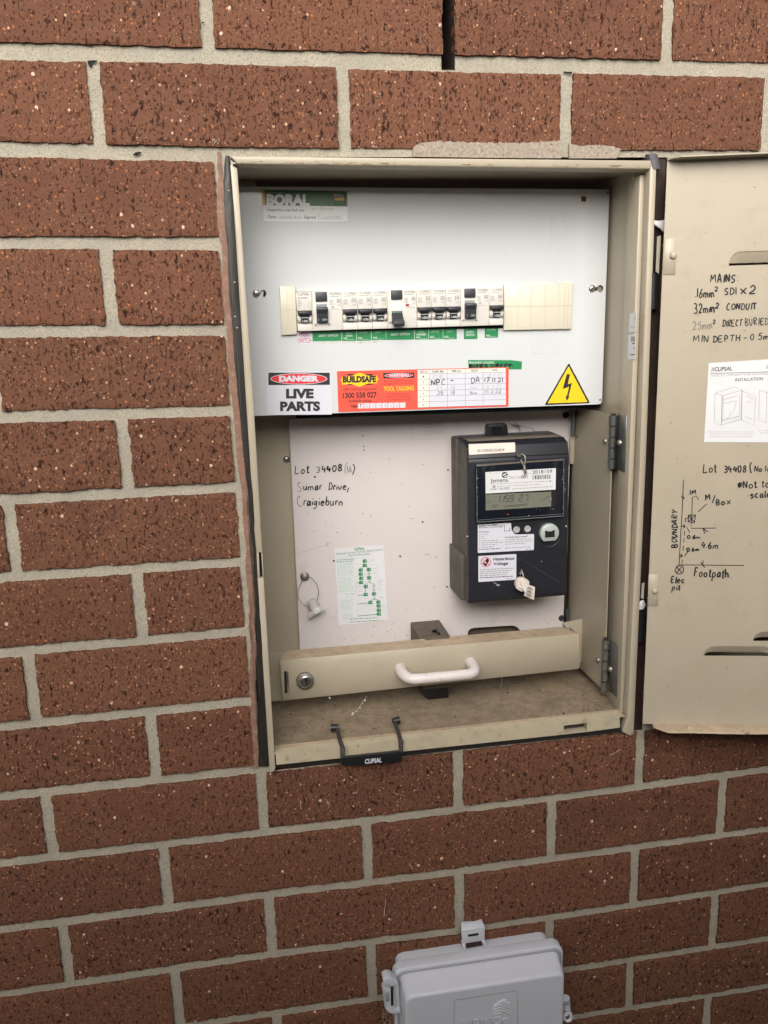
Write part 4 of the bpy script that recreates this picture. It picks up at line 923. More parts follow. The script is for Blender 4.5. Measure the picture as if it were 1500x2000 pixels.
def rcd(i, label, tripped=False):
    x0 = xA + i * PITCH + .0002; x1 = x0 + 2 * PITCH - .0004; w = x1 - x0
    t = thing('safety_switch', label, 'safety switch', ((x0 + x1) / 2, YU, ZB), 'double width safety switches in the row')
    s = Face(YF)
    s.box((x0, YF, bz(1)), (x1, YU + .02, bz(0)), BWHITE, .0006)
    s.R(x0 + w * .01, 0.02, x0 + w * .05, .98, CREAM); s.box((x1 - .0001, YF + .0004, bz(1)), (x1 + .0003, YU, bz(0)), BCREAMGAP)
    case_print(s, x0 + w * .58, w * .38, '//CLIPSAL')
    s.R(x0 + w * .625, .375, x0 + w * .74, .43, mat('indicator_red', (0.30, .012, .015), .4) if tripped else BGREY, 2); s.R(x0 + w * .605, .46, x0 + w * .93, .472, LGREYINK)
    for q in (.085, .545): s.lathe((x0 + w * q, YF, bz(.83)), (0, -1, 0), [(0, .0013), (.002, .0013), (.0026, .0008)], BGREY, 8)
    xa, xb = x0 + w * .135, x0 + w * .50
    if tripped: s.R(xa - .0003, .26, xb + .0003, .93, mat('slot_white', (0.66, 0.65, 0.62), .4), 1)
    else: s.R(xa + .0002, .32, xb - .0002, .385, mat('window_grey', (0.26, 0.27, 0.27), .2), 1)
    s.build('body', t)
    s = MB(); s.box((xa - .0004, YF - .003, bz(.24)), (xb + .0002, YF + .001, bz(.01)), TGREY, .0006)
    s.build('test_button', t)
    s = Face(YF - .006)
    if not tripped:
        s.extr([(xa, YF - .0095, bz(.40)), (xa, YF - .0100, bz(.46)), (xa, YF - .0070, bz(.56)), (xa, YF - .0058, bz(.79)), (xa, YF + .001, bz(.79)), (xa, YF + .001, bz(.39))], (xb - xa, 0, 0), TGREY, .0006, 2)
        s.T('I    ON', xa + .0014, xb - .0014, .745, .055, LABELTXT2, 3)
    else:
        s.y = YF - .002; s.box((xa + .0002, YF - .0018, bz(.61)), (xb - .0002, YF + .0005, bz(.545)), mat('toggle_green', (0.014, 0.075, 0.032), .4)); s.T('O-OFF', xa + .0010, xb - .0010, .595, .04, LABELTXT2, 3)
        s.extr([(xa, YF - .0022, bz(.60)), (xa, YF - .0080, bz(.76)), (xa, YF - .0150, bz(.82)), (xa, YF - .0150, bz(.90)), (xa, YF - .0125, bz(.95)), (xa, YF + .0004, bz(.88)), (xa, YF + .0004, bz(.63))], (xb - xa, 0, 0), TGREY, .0006, 2)
    s.build('toggle', t)
mcb(0, 'main switch breaker at the left end of the row, over the red lettered label', True)
rcd(1, 'double width safety switch beside the main switch, toggle up, over the long green label')
mcb(3, 'narrow circuit breaker over the green WALL OVEN label')
mcb(4, 'narrow circuit breaker over the POWER label beside WALL OVEN')
mcb(5, 'narrow circuit breaker just left of the tripped safety switch')
rcd(6, 'tripped safety switch with toggle down and red window in the middle of the row', True)
mcb(8, 'narrow circuit breaker over the green DISH WASHER label')
mcb(9, 'narrow circuit breaker over the POWER label beside DISH WASHER')
mcb(10, 'narrow circuit breaker just left of the rightmost safety switch')
rcd(11, 'rightmost safety switch, toggle up, over a short separate green label')
mcb(13, 'last narrow circuit breaker at the right end, next to the cream blanking strip')
# dark slot behind the row
s = MB(); s.pprism([(575, 570), (988, 566.5), (986, 641), (580, 648)], YU - .0006, .0004, HOLE); s.build('breaker_slot', panel)
# cream blanking strips either side
s = Decal(PY(YU - .0042))
def blank(px, cols, midl, label):
    d = Decal(PY(YU - .0045)); d.pprism(px, YU - .0045, .0045, CREAM, .0005)
    for L_ in cols + [midl]: d.line(L_, 1.0, CREAM_LINE, 1)
    return tag(d.build('blanking_strip', None), label, 'blanking strip', 'cream blanking strips beside the breakers')
blank([(546, 560), (577, 559), (580, 653), (550, 655)], [[(560, 560), (564, 654)]], [(548, 606), (579, 605)], 'narrow cream blanking strip at the left end of the breaker row')
blank([(984.5, 556), (1119, 553), (1116, 642.5), (984, 645)], [[(1012, 556), (1011.5, 644)], [(1038, 555), (1037, 644)], [(1066, 555), (1064, 643.5)], [(1093, 554), (1090, 643)], [(1104, 554), (1101, 643)], [(1111, 554), (1108, 643)]], [(985, 598), (1118, 597)], 'wide cream blanking strip ruled into squares at the right of the breaker row')

# ---- circuit labels
def clabel(px, lines, label, m=GREEN, name='circuit_label'):
    d = Decal(UP); d.sheet(px, m)
    for st, a, b, h, mm, bd in lines: d.text(st, a, b, h, mm, 2, bd)
    return tag(d.build(name, None), label, 'circuit label', 'labels under the breakers' if m is GREEN else None), d
def under(a, b): return [a, b]
def g_(u0, u1, v0, v1, sl=-.018): return [(u0, v0 - 0), (u1, v0 + sl * (u1 - u0)), (u1, v1 + sl * (u1 - u0)), (u0, v1)]
clabel([(580, 646.5), (609.5, 646), (610, 671.5), (581, 672.5)], [('MAIN', (585.5, 658.5), (602.5, 658), 9, REDINK, 0), ('SWITCH', (581.5, 670.5), (608, 669.5), 9.5, REDINK, 0)], 'white label lettered MAIN SWITCH in thin red capitals', STWHITE)
clabel(g_(610.5, 667, 646, 666.5), [('SAFETY SWITCH', (622.5, 658), (660, 657), 4.2, LABELTXT, .012)], 'long green label lettered SAFETY SWITCH next to MAIN SWITCH')
def nl(u, v): return ('N/L____', (u, v), (u + 20, v - .4), 4, LABELTXT, .01)
clabel(g_(668.2, 696, 645.5, 666), [('WALL', (676, 652.5), (687, 652.3), 3.6, LABELTXT2, .01), ('OVEN', (675.5, 658), (688, 657.6), 3.8, LABELTXT, .012), nl(671.5, 663)], 'green label lettered WALL OVEN')
clabel(g_(697.2, 724.5, 645, 665.5), [('POWER', (702, 651.5), (718, 651), 3.8, LABELTXT2, .01), nl(700, 662.5)], 'green POWER label between WALL OVEN and LIGHT')
clabel(g_(725.8, 753.5, 644.3, 664.5), [('LIGHT', (732, 651), (744.5, 650.5), 3.8, LABELTXT2, .01), nl(729, 661.8)], 'green LIGHT label just left of the long middle SAFETY SWITCH label')
clabel(g_(754.3, 809, 643.5, 664), [('SAFETY SWITCH', (763.5, 655.6), (800, 654.6), 4.2, LABELTXT, .012)], 'long green label lettered SAFETY SWITCH in the middle of the row')
clabel(g_(810.3, 836.8, 642.6, 663.3), [('DISH', (817.5, 650.3), (828, 650), 3.6, LABELTXT2, .01), ('WASHER', (813, 655.6), (832, 655), 4, LABELTXT, .014), nl(813.5, 661)], 'green label lettered DISH WASHER')
clabel(g_(837.8, 864.8, 642.4, 663), [('POWER', (842.5, 650), (858, 649.5), 3.8, LABELTXT2, .01), nl(840.5, 660.3)], 'green POWER label next to the DISH WASHER label')
clabel(g_(865.8, 892.2, 642, 662.8), [('LIGHT', (873, 649.5), (885, 649), 3.8, LABELTXT2, .01), nl(868.5, 660)], 'green LIGHT label at the right end of the joined labels')
clabel(g_(906, 932.5, 642.5, 662.5), [('SAFETY', (910, 651), (926, 650.5), 4, LABELTXT, .012), ('SWITCH', (910, 656.6), (926.5, 656), 4, LABELTXT, .012)], 'short separate green label lettered SAFETY SWITCH')
clabel(g_(946.8, 973, 640.4, 659.8), [('POWER', (952, 646.5), (968, 646), 3.8, LABELTXT2, .01), nl(950, 657.5)], 'separate green POWER label at the far right of the row')

# ---- stickers
def A3(p0, p1, p2):
    """affine map: unit square to pixels, from top left, top right, bottom left"""
    return lambda x, y: (p0[0] + (p1[0] - p0[0]) * x + (p2[0] - p0[0]) * y, p0[1] + (p1[1] - p0[1]) * x + (p2[1] - p0[1]) * y)
# inspection sticker
d = Decal(UP); q = lambda x, y: (500 + x * .14667, 340 + y * .14667)
INSPW = mat('inspection_sticker_white', (0.70, 0.71, 0.70), .3)
d.sheet([q(75, 205), q(1215, 228), q(1222, 632), q(92, 626)], INSPW)
d.poly([q(113, 208), q(700, 219), q(700, 422), q(122, 414)], DGREEN, 1); d.poly([q(700, 219), q(1000, 225), q(1002, 428), q(700, 422)], mat('sticker_mid_green', (0.035, 0.122, 0.04), .32), 1); d.poly([q(1000, 225), q(1215, 229), q(1217, 432), q(1002, 428)], OLIVE, 1)
d.poly([q(76, 206), q(113, 208), q(122, 414), q(86, 412)], GOLD, 1)
d.text('BORAL', q(138, 408), q(715, 415), 19.5, INSPW, 2, .06)
d.fine(*q(140, 245), *q(385, 250), SGREENL, .8, 2)
d.poly([q(1032, 262), q(1185, 264), q(1188, 410), q(1036, 408)], INK, 2); d.text('BORAL', q(1040, 297), q(1172, 300), 4.2, LABELTXT, 3, .02); d.poly([q(1042, 308), q(1174, 310), q(1176, 354), q(1044, 352)], GOLD, 3); d.poly([q(1042, 360), q(1174, 362), q(1176, 404), q(1044, 402)], DGREEN, 3)
d.text('Inspection carried out', q(153, 492), q(640, 498), 5.3, INK, 2, .004); d.text('Date:', q(160, 585), q(270, 587), 5.3, INK, 2, .008); d.text('Signed', q(638, 590), q(792, 592), 5.3, INK, 2, .008)
d.line([q(300, 588), q(390, 589)], .7, GREYINK); d.line([q(415, 589), q(500, 590)], .7, GREYINK); d.line([q(525, 590), q(612, 591)], .7, GREYINK); d.line([q(822, 594), q(1175, 598)], .8, LGREYINK)
for u in (395, 512): d.line([q(u, 592), q(u + 14, 555)], 1.0, INK)
hand(d, '30', q(310, 582), q(375, 582), 4, .8, PENG); hand(d, '05', q(425, 584), q(490, 584), 4, .8, PENG); hand(d, '12', q(535, 586), q(595, 586), 4, .8, PENG); hand(d, 'F Lucas', q(825, 585), q(1130, 585), 7, .8, PENG); hand(d, 'Abroom', q(850, 480), q(1040, 478), 6, .7, PENG)
d.line([q(760, 450), q(770, 480)], 1.3, GREYINK); d.line([q(798, 450), q(808, 475)], 1.1, LGREYINK); d.line([q(92, 440), q(98, 626)], .7, LGREYINK); d.line([q(1222, 545), q(1226, 630)], .7, LGREYINK); d.line([q(1120, 636), q(1226, 634)], .7, LGREYINK)
tag(d.build('inspection_sticker', None), 'green and white inspection sticker with big BORAL lettering, top left of the white panel', 'sticker')
# danger sign
d = Decal(UP); q = lambda x, y: (490 + x * .22667, 690 + y * .22667)
d.sheet([q(138, 155), q(693, 158), q(697, 528), q(140, 532)], STWHITE); d.poly([q(150, 167), q(680, 167), q(680, 272), q(150, 274)], INK, 1)
d.ell(q(414, 220), 245 * .2267, 48.5 * .2267, STWHITE, 2, 40); d.ell(q(414, 220), 239 * .2267, 43.5 * .2267, DRED, 3, 40); d.text('DANGER', q(243, 241), q(585, 239), 9.8, STWHITE, 4, .07)
d.text('LIVE', q(303, 384), q(541, 383), 16.3, INK, 2, .055); d.text('PARTS', q(252, 493), q(597, 492), 16.3, INK, 2, .055)
tag(d.build('danger_sign', None), 'white DANGER LIVE PARTS sticker with red oval on a black bar', 'warning sign')
# green earth label, behind the red tag
d = Decal(UP, .0002); q2 = lambda x, y: (800 + x * .25333, 690 + y * .25333)
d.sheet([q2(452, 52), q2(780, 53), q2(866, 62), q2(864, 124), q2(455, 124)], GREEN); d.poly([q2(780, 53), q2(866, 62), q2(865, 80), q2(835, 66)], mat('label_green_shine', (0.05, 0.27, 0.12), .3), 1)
d.text('MAIN EARTH LOCATION', q2(459, 80), q2(650, 81), 4.2, LABELTXT, 2, .01); hand(d, 'BURIED', q2(458, 112), q2(600, 110), 6.5, 2.1, INK); hand(d, 'DIRECT', q2(622, 109), q2(785, 107), 6, 2.1, INK); d.line([q2(740, 92), q2(796, 92)], 2.0, INK)
tag(d.build('earth_label', None), 'green MAIN EARTH LOCATION label tucked behind the red tool tagging sticker', 'label')
# red tool tag
d = Decal(UP, .0008)
d.sheet(round_px([q(742, 155), (993.5, 717), (993, 793.5), q(755, 506)], 1.6, 3), RED)
BSR = mat('red_small_print', (0.28, 0.03, 0.03), .5)
for z in ((825, 178, 1055, 274),): d.poly([q(822, 178), q(890, 178), q(890, 192), q(838, 192)], INK, 1); d.poly([q(985, 178), q(1056, 178), q(1040, 194), q(985, 192)], INK, 1); d.poly([q(826, 274), q(890, 274), q(890, 258), q(840, 258)], INK, 1); d.poly([q(985, 273), q(1052, 270), q(1030, 256), q(985, 258)], INK, 1)
d.poly([q(768, 230), q(782, 226), q(782, 202), q(860, 198), q(935, 166), q(1012, 194), q(1088, 192), q(1088, 214), q(1105, 222), q(1088, 232), q(1088, 258), q(1010, 260), q(938, 288), q(862, 264), q(785, 270), q(784, 238)], YELLOW, 2)
d.text('BUILDSAFE', q(792, 250), q(1080, 246), 11, INK, 3, .06)
d.text('SAFETY THROUGH INNOVATION', q(797, 322), q(1080, 318), 4.3, INK, 2); d.text('1300 558 027', q(793, 387), q(1085, 378), 10, INK, 2, .028); d.text('buildsafe.net.au', q(843, 422), q(1040, 418), 5.6, INK, 2, .006); d.text('TAG#', q(858, 468), q(912, 466), 5, INK, 2, .03)
for i in range(8):
    x = 925 + i * 51.5; d.poly([q(x, 432 - i * 1.0), q(x + 46, 431 - i), q(x + 46, 475 - i), q(x, 477 - i)], STWHITE, 2)
    if i == 0: d.text('T', q(938, 466), q(956, 466), 6, INK, 3, .03)
    else: hand(d, '2553621'[i - 1], q(x + 14, 464 - i), q(x + 36, 464 - i), 5, .7, PENG, 3)
d.poly([q(1140, 170), q(1407, 166), q(1408, 212), q(1142, 217)], INK, 1); d.ell(q(1274, 191), 122 * .2267, 18.5 * .2267, STWHITE, 2, 32, -.02); d.ell(q(1274, 191), 117 * .2267, 15 * .2267, DRED, 3, 32, -.02); d.text('WARNING', q(1188, 203), q(1362, 199), 5.4, STWHITE, 4, .035)
for i, (tx, a, b) in enumerate((('Electrical tools MUST be tested', 1150, 1398), ('and tagged before use on this site', 1143, 1407))): d.text(tx, q(a, 248 + i * 22), q(b, 244 + i * 20), 3.5, BSR, 2)
for i, (tx, a, b) in enumerate((('Call Buildsafe and book in', 1172, 1382), ('for lead and tool testing now', 1163, 1390), ('if your tags are out of date', 1174, 1380))): d.text(tx, q(a, 361 + i * 22), q(b, 357 + i * 22), 3.5, BSR, 2)
d.text('TOOL TAGGING', q(1145, 326), q(1407, 319), 8.5, YELLOW, 2, .02)
C0, C1 = q2(62, 130), q2(743, 113)
tp = [q2(62, 130), q2(740, 113), q2(743, 397), q2(64, 420)]
d.poly(tp, CREAMPAPER, 1); d.poly([q2(150, 158), q2(741, 146), q2(743, 397), q2(152, 414)], STWHITE, 2)
for i in range(7):
    y0 = 158 + i * 43.5; d.line([q2(62, y0), q2(742, 146 + i * 42)], .7, GREYINK, 3)
for x, xb in ((150, 152), (290, 292), (428, 430), (566, 567)): d.line([q2(x, 128 - (x - 62) * .025), q2(xb, 417 - (x - 62) * .033)], .7, GREYINK, 3)
for tx, a, b, y in (('TEST #', 78, 133, 152), ('RAMP (Ma)', 175, 264, 149), ('TIME (ms)', 322, 398, 145), ('TESTER', 470, 527, 142), ('DATE', 638, 676, 138)): d.text(tx, q2(a, y), q2(b, y - 1.5), 3.8, INK, 3, .01)
for i in range(6): d.text('123456'[i], q2(101, 187 + i * 43.5), q2(110, 187 + i * 43.5), 3.6, INK, 3, .01)
hand(d, 'NPC', q2(166, 247), q2(276, 240), 10, 1.5, PEN, 3); hand(d, '-', q2(316, 228), q2(343, 224), 10, 1.3, PEN, 3); hand(d, 'DA', q2(474, 234), q2(542, 224), 10.5, 1.3, PEN, 3); hand(d, '17.11.21', q2(572, 224), q2(722, 222), 8.5, 1.2, PEN, 3)
hand(d, 'R281', q2(178, 190), q2(262, 190), 6, .7, PENG, 3); hand(d, '-', q2(335, 178), q2(355, 177), 6, .7, PENG, 3); hand(d, '18.11.21', q2(600, 178), q2(706, 174), 6, .6, PENG, 3)
hand(d, '25', q2(206, 276), q2(254, 276), 6, .8, PENG, 3); hand(d, '18', q2(316, 275), q2(350, 274), 6.5, .8, PENG, 3); hand(d, 'bw', q2(474, 272), q2(520, 270), 5, .6, PENG, 3); hand(d, '16.11.21', q2(585, 268), q2(706, 262), 6, .6, PENG, 3)
hand(d, '25', q2(212, 322), q2(258, 320), 7, 1.0, PENF, 3); hand(d, '18', q2(316, 318), q2(350, 316), 7, .9, PENF, 3); hand(d, 'bw', q2(468, 316), q2(520, 312), 6, .9, PENF, 3); hand(d, '15.2.22', q2(576, 311), q2(708, 306), 7, .9, PENF, 3)
tag(d.build('tool_tagging_sticker', None), 'red BUILDSAFE tool tagging sticker with a hand filled test table', 'sticker')
# high voltage triangle
d = Decal(UP); q3 = q2
tri = round_px([q3(1228, 74), q3(1392, 384), q3(1040, 400)], [4, 4, 4], 5); d.sheet(tri, INK)
d.poly(round_px([q3(1226, 99), q3(1372, 376), q3(1064, 386)], 1.5, 3), YELLOW, 1)
d.poly([q3(1212, 160), q3(1236, 162), q3(1220, 240), q3(1252, 228), q3(1226, 332), q3(1234, 330), q3(1212, 369), q3(1202, 328), q3(1212, 332), q3(1230, 256), q3(1180, 276)], INK, 2)
tag(d.build('high_voltage_sign', None), 'yellow triangle sign with black lightning bolt at the lower right of the panel', 'warning sign')
# faint yellow-green glue residue under the labels
d = Decal(UP, .0001); rnd = random.Random(3)
for i in range(50):
    u = rnd.uniform(625, 735); d.line([(u, 668.5 - (u - 640) * .012 + rnd.uniform(-1.5, 2.5)), (u + rnd.uniform(2, 7), 668.5 - (u - 640) * .012 + rnd.uniform(-1.5, 2.5))], rnd.uniform(.6, 1.2), mat('glue_residue', (0.58, 0.59, 0.43), .5), 0)
d.build('glue_residue', panel)
# stickers on the side wall
SW = PX(.4620)
d = Decal(PX(.4560), .0003); d.sheet([(1230, 612), (1243, 610), (1242, 648), (1228, 649)], PAPER); d.fine(1231, 640, 1239, 640, GREYINK, 1.2, 1); d.fine(1237, 622, 1241, 622, GREYINK, 1.2, 1)
tag(d.build('paper_label', None), 'small upper paper label on the right inner wall of the meter box', 'label', 'paper labels on the inner wall')
d = Decal(PX(.4560), .0003); d.sheet([(1227, 654), (1241.5, 652), (1240, 702), (1226, 702)], PAPER)
for i in range(5): d.line([(1233 + i * 1.6, 657), (1232.6 + i * 1.6, 667)], .8, INK, 1)
for v, u in ((671, 1235), (680, 1237), (693, 1231)): d.line([(u, v), (1240, v - .5)], 2, INK, 1)
tag(d.build('paper_label', None), 'lower paper label with barcode on the right inner wall of the meter box', 'label', 'paper labels on the inner wall')
# fault finding guide
d = Decal(LP, .0003); q = lambda x, y: (630 + x * .1, 1050 + y * .1)
d.sheet([q(235, 215), q(420, 205), q(800, 160), q(1190, 165), q(1215, 480), q(1262, 1480), q(1290, 1590), q(800, 1660), q(318, 1720), q(290, 1150)], mat('guide_paper', (0.70, 0.70, 0.72), .35, var=.06, vscale=60))
d.text('CLIPSAL', q(612, 250), q(822, 238), 5.2, SGREEN, 1, .03, .1)
d.text('Residual Current Devices (Safety Switch)', q(275, 340), q(1180, 250), 4.2, SGREEN, 1); d.text('Fault Finding guide', q(510, 365), q(920, 328), 3.8, SGREEN, 1)
def para(y0, y1, n, x0, x1, m=SGREENL, w=.75):
    for i in range(n): y = y0 + (y1 - y0) * i / (n - 1); a, b = q(x0 + (y - 400) * .045, y), q(x1 + random.uniform(-60, 0), y); d.fine(*a, *b, m, w, 1, -.06)
para(440, 475, 2, 270, 640, SGREEN, 1.2); para(520, 745, 11, 275, 630); para(785, 1050, 12, 290, 610); para(1230, 1420, 9, 320, 620); para(1500, 1580, 4, 330, 640); para(1115, 1150, 2, 430, 670)
para(1595, 1650, 2, 480, 1120, SGREEN, 1.2)
for a, b in (((250, 480), (640, 500)), ((640, 750), (660, 1050)), ((290, 1060), (660, 1050)), ((665, 1200), (690, 1560)), ((300, 1100), (680, 1090))): d.line([q(*a), q(*b)], .5, SGREENL, 1)
blk = [(825, 460), (825, 545), (745, 635), (905, 625), (745, 715), (755, 795), (910, 785), (755, 880), (845, 955), (845, 1115), (1005, 1100), (1090, 1260), (935, 1270), (1095, 1335), (1100, 1420), (1100, 1495)]
for x, y in blk:
    d.poly([q(x - 42, y - 30), q(x + 40, y - 33), q(x + 42, y + 28), q(x - 40, y + 31)], SGREEN, 1); d.poly([q(x + 2, y - 14), q(x + 26, y - 18), q(x + 28, y + 8), q(x + 4, y + 10)], SGREENL, 2)
for P in ([(820, 400), (825, 560), (745, 595), (750, 880)], [(825, 560), (905, 590), (912, 880), (835, 905), (840, 1100)], [(925, 800), (930, 890), (1000, 890), (1005, 1160), (1010, 1205), (935, 1230), (935, 1260)], [(1010, 1205), (1092, 1215), (1100, 1490)]): d.line([q(*p) for p in P], 1.1, SGREEN, 1)
for a, b in (((690, 1132), (805, 1120)), ((700, 1295), (890, 1275)), ((700, 1530), (1065, 1500)), ((670, 885), (720, 885))): d.line([q(*a), q(*b)], 1.2, SGREEN, 1)
for x, y in ((905, 705), (1000, 940), (1010, 1020), (1010, 1180)):
    d.line([q(x - 40, y + 25), q(x + 40, y - 25)], .9, SGREENL, 1); d.line([q(x - 30, y - 22), q(x + 34, y + 24)], .9, SGREENL, 1)
for x, y, l in ((920, 440, 90), (920, 470, 40), (925, 535, 30), (985, 605, 110), (1000, 680, 80), (1000, 700, 60), (1000, 775, 40), (1070, 830, 120), (1070, 860, 110), (1070, 890, 70), (1075, 920, 110), (1080, 1000, 60), (1080, 1035, 80), (1070, 1090, 50), (1090, 1160, 100), (1090, 1180, 110), (1180, 1250, 20), (1180, 1330, 30), (1190, 1405, 40), (1190, 1510, 60), (810, 855, 50), (670, 955, 90), (700, 1060, 70), (810, 1190, 60), (830, 1310, 80), (690, 800, 40), (690, 830, 30), (810, 630, 20), (810, 710, 30)): d.line([q(x, y), q(x + l, y - l * .06)], .7, SGREENL, 1)
CREASE = mat('paper_crease', (0.52, 0.53, 0.56), .5)
for P in ([(250, 400), (400, 385), (640, 400)], [(700, 1480), (900, 1420), (1240, 1340)], [(700, 1440), (830, 1320)], [(640, 500), (800, 505)], [(330, 1710), (550, 1690)]): d.line([q(*p) for p in P], .6, CREASE, 1)
tag(d.build('fault_guide_sticker', None), 'creased white sticker with a green fault finding flow chart on the meter board', 'sticker')
# installation sheet on the door
d = Decal(DP, .0004); q = lambda x, y: (1220 + x * .31, 280 + y * .31)
uR = 1545
d.sheet([q(530, 1385), (uR, 699), (uR, 864), q(500, 1883)], PAPER)
d.text('//CLIPSAL', q(545, 1437), q(678, 1430), 7.5, INK, 1, .02, .15); d.line([q(540, 1450), (uR, 725)], .9, INK, 1); d.text('AS/NZS 3012 COMPLIANT TIE BAR AND EXTENDED', q(543, 1470), (1508, 731.5), 4.0, GREYINK, 1); d.text('INSTALLATION', q(697, 1500), q(872, 1492), 5.8, INK, 1, .008)
d.text('2', q(890, 1418), q(903, 1417), 6, INK, 1)
def ln(*P, w=.7, m=GREYINK): d.line([q(*p) for p in P], w, m, 1)
ln((570, 1575), (615, 1590), (740, 1555), (690, 1535), (570, 1575)); ln((570, 1575), (565, 1760), (608, 1775)); ln((615, 1590), (610, 1773), (735, 1740), (740, 1555), w=1.0, m=INK); ln((622, 1605), (618, 1755), (722, 1728), (726, 1580)); ln((742, 1560), (826, 1598), (815, 1778), (735, 1742)); ln((620, 1615), (712, 1590)); ln((620, 1640), (700, 1622)); ln((705, 1620), (690, 1680), (640, 1740)); ln((612, 1745), (722, 1718), w=1.0)
for x in (768, 784, 800): ln((x, 1585 + (x - 768) * .5), (x + 9, 1600 + (x - 768) * .5)); ln((x - 6, 1720 + (x - 768) * .4), (x + 6, 1732 + (x - 768) * .4))
ln((775, 1625), (795, 1632)); ln((850, 1555), (895, 1570), (960, 1550)); ln((850, 1555), (845, 1740), (890, 1760)); ln((895, 1570), (890, 1760), (960, 1745))
for y, a, b in ((1818, 520, 815), (1832, 540, 815), (1848, 535, 800)): d.fine(*q(a, y), *q(b, y - 6), LGREYINK, 1.2, 1)
d.fine(*q(840, 1810), uR - 6, 841, LGREYINK, 1.2, 1); d.fine(*q(855, 1825), uR - 6, 846, LGREYINK, 1.2, 1)
tag(d.build('installation_sheet', None), 'white printed installation sheet with line drawings stuck on the open door', 'instruction sheet')

# ================================================================ THE ELECTRICITY METER
MF = .100; MFP = PY(MF)
meter = thing('electricity_meter', 'charcoal electricity meter with window, white labels and round metal port on the meter board', 'electricity meter', (.35, YL, -.71))
XL, XR = .2828, .4166
def profile(pts, x0, x1, m, bev=.0015):
    s.extr([(x0, y, z) for y, z in pts], (x1 - x0, 0, 0), m, bev, 3)
s = MB()
profile([(.178, -.4985), (.128, -.4990), (.108, -.5035), (.1003, -.5195), (.1003, -.5215), (MF, -.5225), (MF, -.7060), (.104, -.7110), (.150, -.7125), (.150, -.4995)][:1] + [(.150, -.4985), (.118, -.4995), (.1055, -.5040), (.1010, -.5200), (MF, -.5225), (MF, -.7060), (.1035, -.7110), (.150, -.7115)], XL, XR, MBODY, .0022)
body = s.build('body', meter)
s = MB(); s.box((.2795, .1485, -.7105), (.4185, .1775, -.4990), MSIDE, .002); s.box((.2758, .118, -.7110), (.2835, .1778, -.6480), MSIDE, .0015)
s.extr([(.2826, .106, -.506), (.2826, .149, -.500), (.2826, .149, -.7095), (.2826, .106, -.7095)], (-.0008, 0, 0), MSIDE)
s.build('base', meter)
s = MB(); s.extr([(XL + .004, .1475, -.4981), (XR - .004, .1475, -.4981), (XR - .006, .119, -.4990), (XL + .006, .119, -.4990)], (0, 0, .0006), MDUST, .0002, 1); s.build('dusty_top', meter)
s = MB(); s.pprism(round_px([(951, 829), (990, 826.5), (993, 856), (949, 857)], [6, 6, 1, 1], 4), YL - .010, .009, BLACKP, .001); s.pprism([(961, 834), (980, 833), (980, 848), (961, 849)], YL - .0112, .001, HOLE); s.build('mounting_lug', meter)
# seam line and serial strip on the brow
BROW = Plane((.35, .1029, -.5125), (0, -1, .27))
d = Decal(BROW, .0012); d.sheet(round_px([(915.5, 867.5), (1006, 864), (1006.5, 883), (916.5, 888.5)], 2, 3), mat('serial_strip_white', (0.66, .58, .52), .4, var=.1, vscale=80)); d.text('00135005EE33A4D4', (932, 883), (985, 881), 5.2, INK, 1, .004); d.build('serial_label', meter)
d = Decal(MFP, .0004); d.line([(913, 896.5), (930, 895.5), (1113, 885.5)], 1.4, HOLE, 1); d.line([(1109, 1012), (1108, 1080)], .8, MSIDE, 1); d.line([(914, 1120), (930, 1119), (1106, 1107)], .0 + .6, HOLE, 1); d.build('seam', meter)
# clear window cover
s = Decal(PY(MF - .0075))
WPX = [(929.5, 909), (1103, 897), (1102, 1009), (931.5, 1022)]
s.pprism(WPX, MF - .0075, .0075, MWIN, .0012)
wp = MF - .0075
win = s.build('window', meter)
d = Decal(PY(wp), .0003)
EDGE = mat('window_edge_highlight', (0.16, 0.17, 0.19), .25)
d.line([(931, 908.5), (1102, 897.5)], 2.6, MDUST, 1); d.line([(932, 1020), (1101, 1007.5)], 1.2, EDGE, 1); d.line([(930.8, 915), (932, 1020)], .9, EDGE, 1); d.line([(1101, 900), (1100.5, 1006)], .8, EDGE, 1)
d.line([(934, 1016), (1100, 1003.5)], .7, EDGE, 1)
q = lambda x, y: (910 + x * .15, 880 + y * .15)
d.poly([q(253, 280), q(1172, 228), q(1168, 508), q(257, 560)], PAPER, 1)
d.poly([q(257, 572), q(1110, 535), q(1110, 728), q(257, 780)], LCDM, 1); d.poly([q(1110, 535), q(1165, 530), q(1163, 724), q(1110, 728)], HOLE, 1)
d.text('Property of', q(315, 306), q(450, 300), 3, LGREYINK, 2)
d.ell(q(506, 318), 6.1, 6.1, INK, 2, 24); d.poly([q(470, 318), q(500, 300), q(545, 292), q(520, 312), q(485, 330)], PAPER, 3); d.poly([q(490, 345), q(520, 325), q(546, 318), q(530, 340), q(505, 350)], PAPER, 3)
d.text('Jemena', q(320, 418), q(548, 405), 7.8, INK, 2, .005); d.text('Meter Code', q(567, 368), q(720, 360), 5.2, GREYINK, 2); d.text('001', q(722, 366), q(800, 360), 6.6, INK, 2, .008); d.text('-', q(818, 310), q(838, 309), 6, INK, 2)
d.text('2018159', q(868, 306), q(1122, 292), 7, INK, 2, .004)
rnd = random.Random(4); x = 868
while x < 1095:
    w = rnd.choice((5, 5, 9, 13)); d.poly([q(x, 322 - (x - 868) * .04), q(x + w, 322 - (x - 868) * .04), q(x + w, 376 - (x - 868) * .04), q(x, 378 - (x - 868) * .04)], INK, 2); x += w + rnd.choice((6, 9, 12))
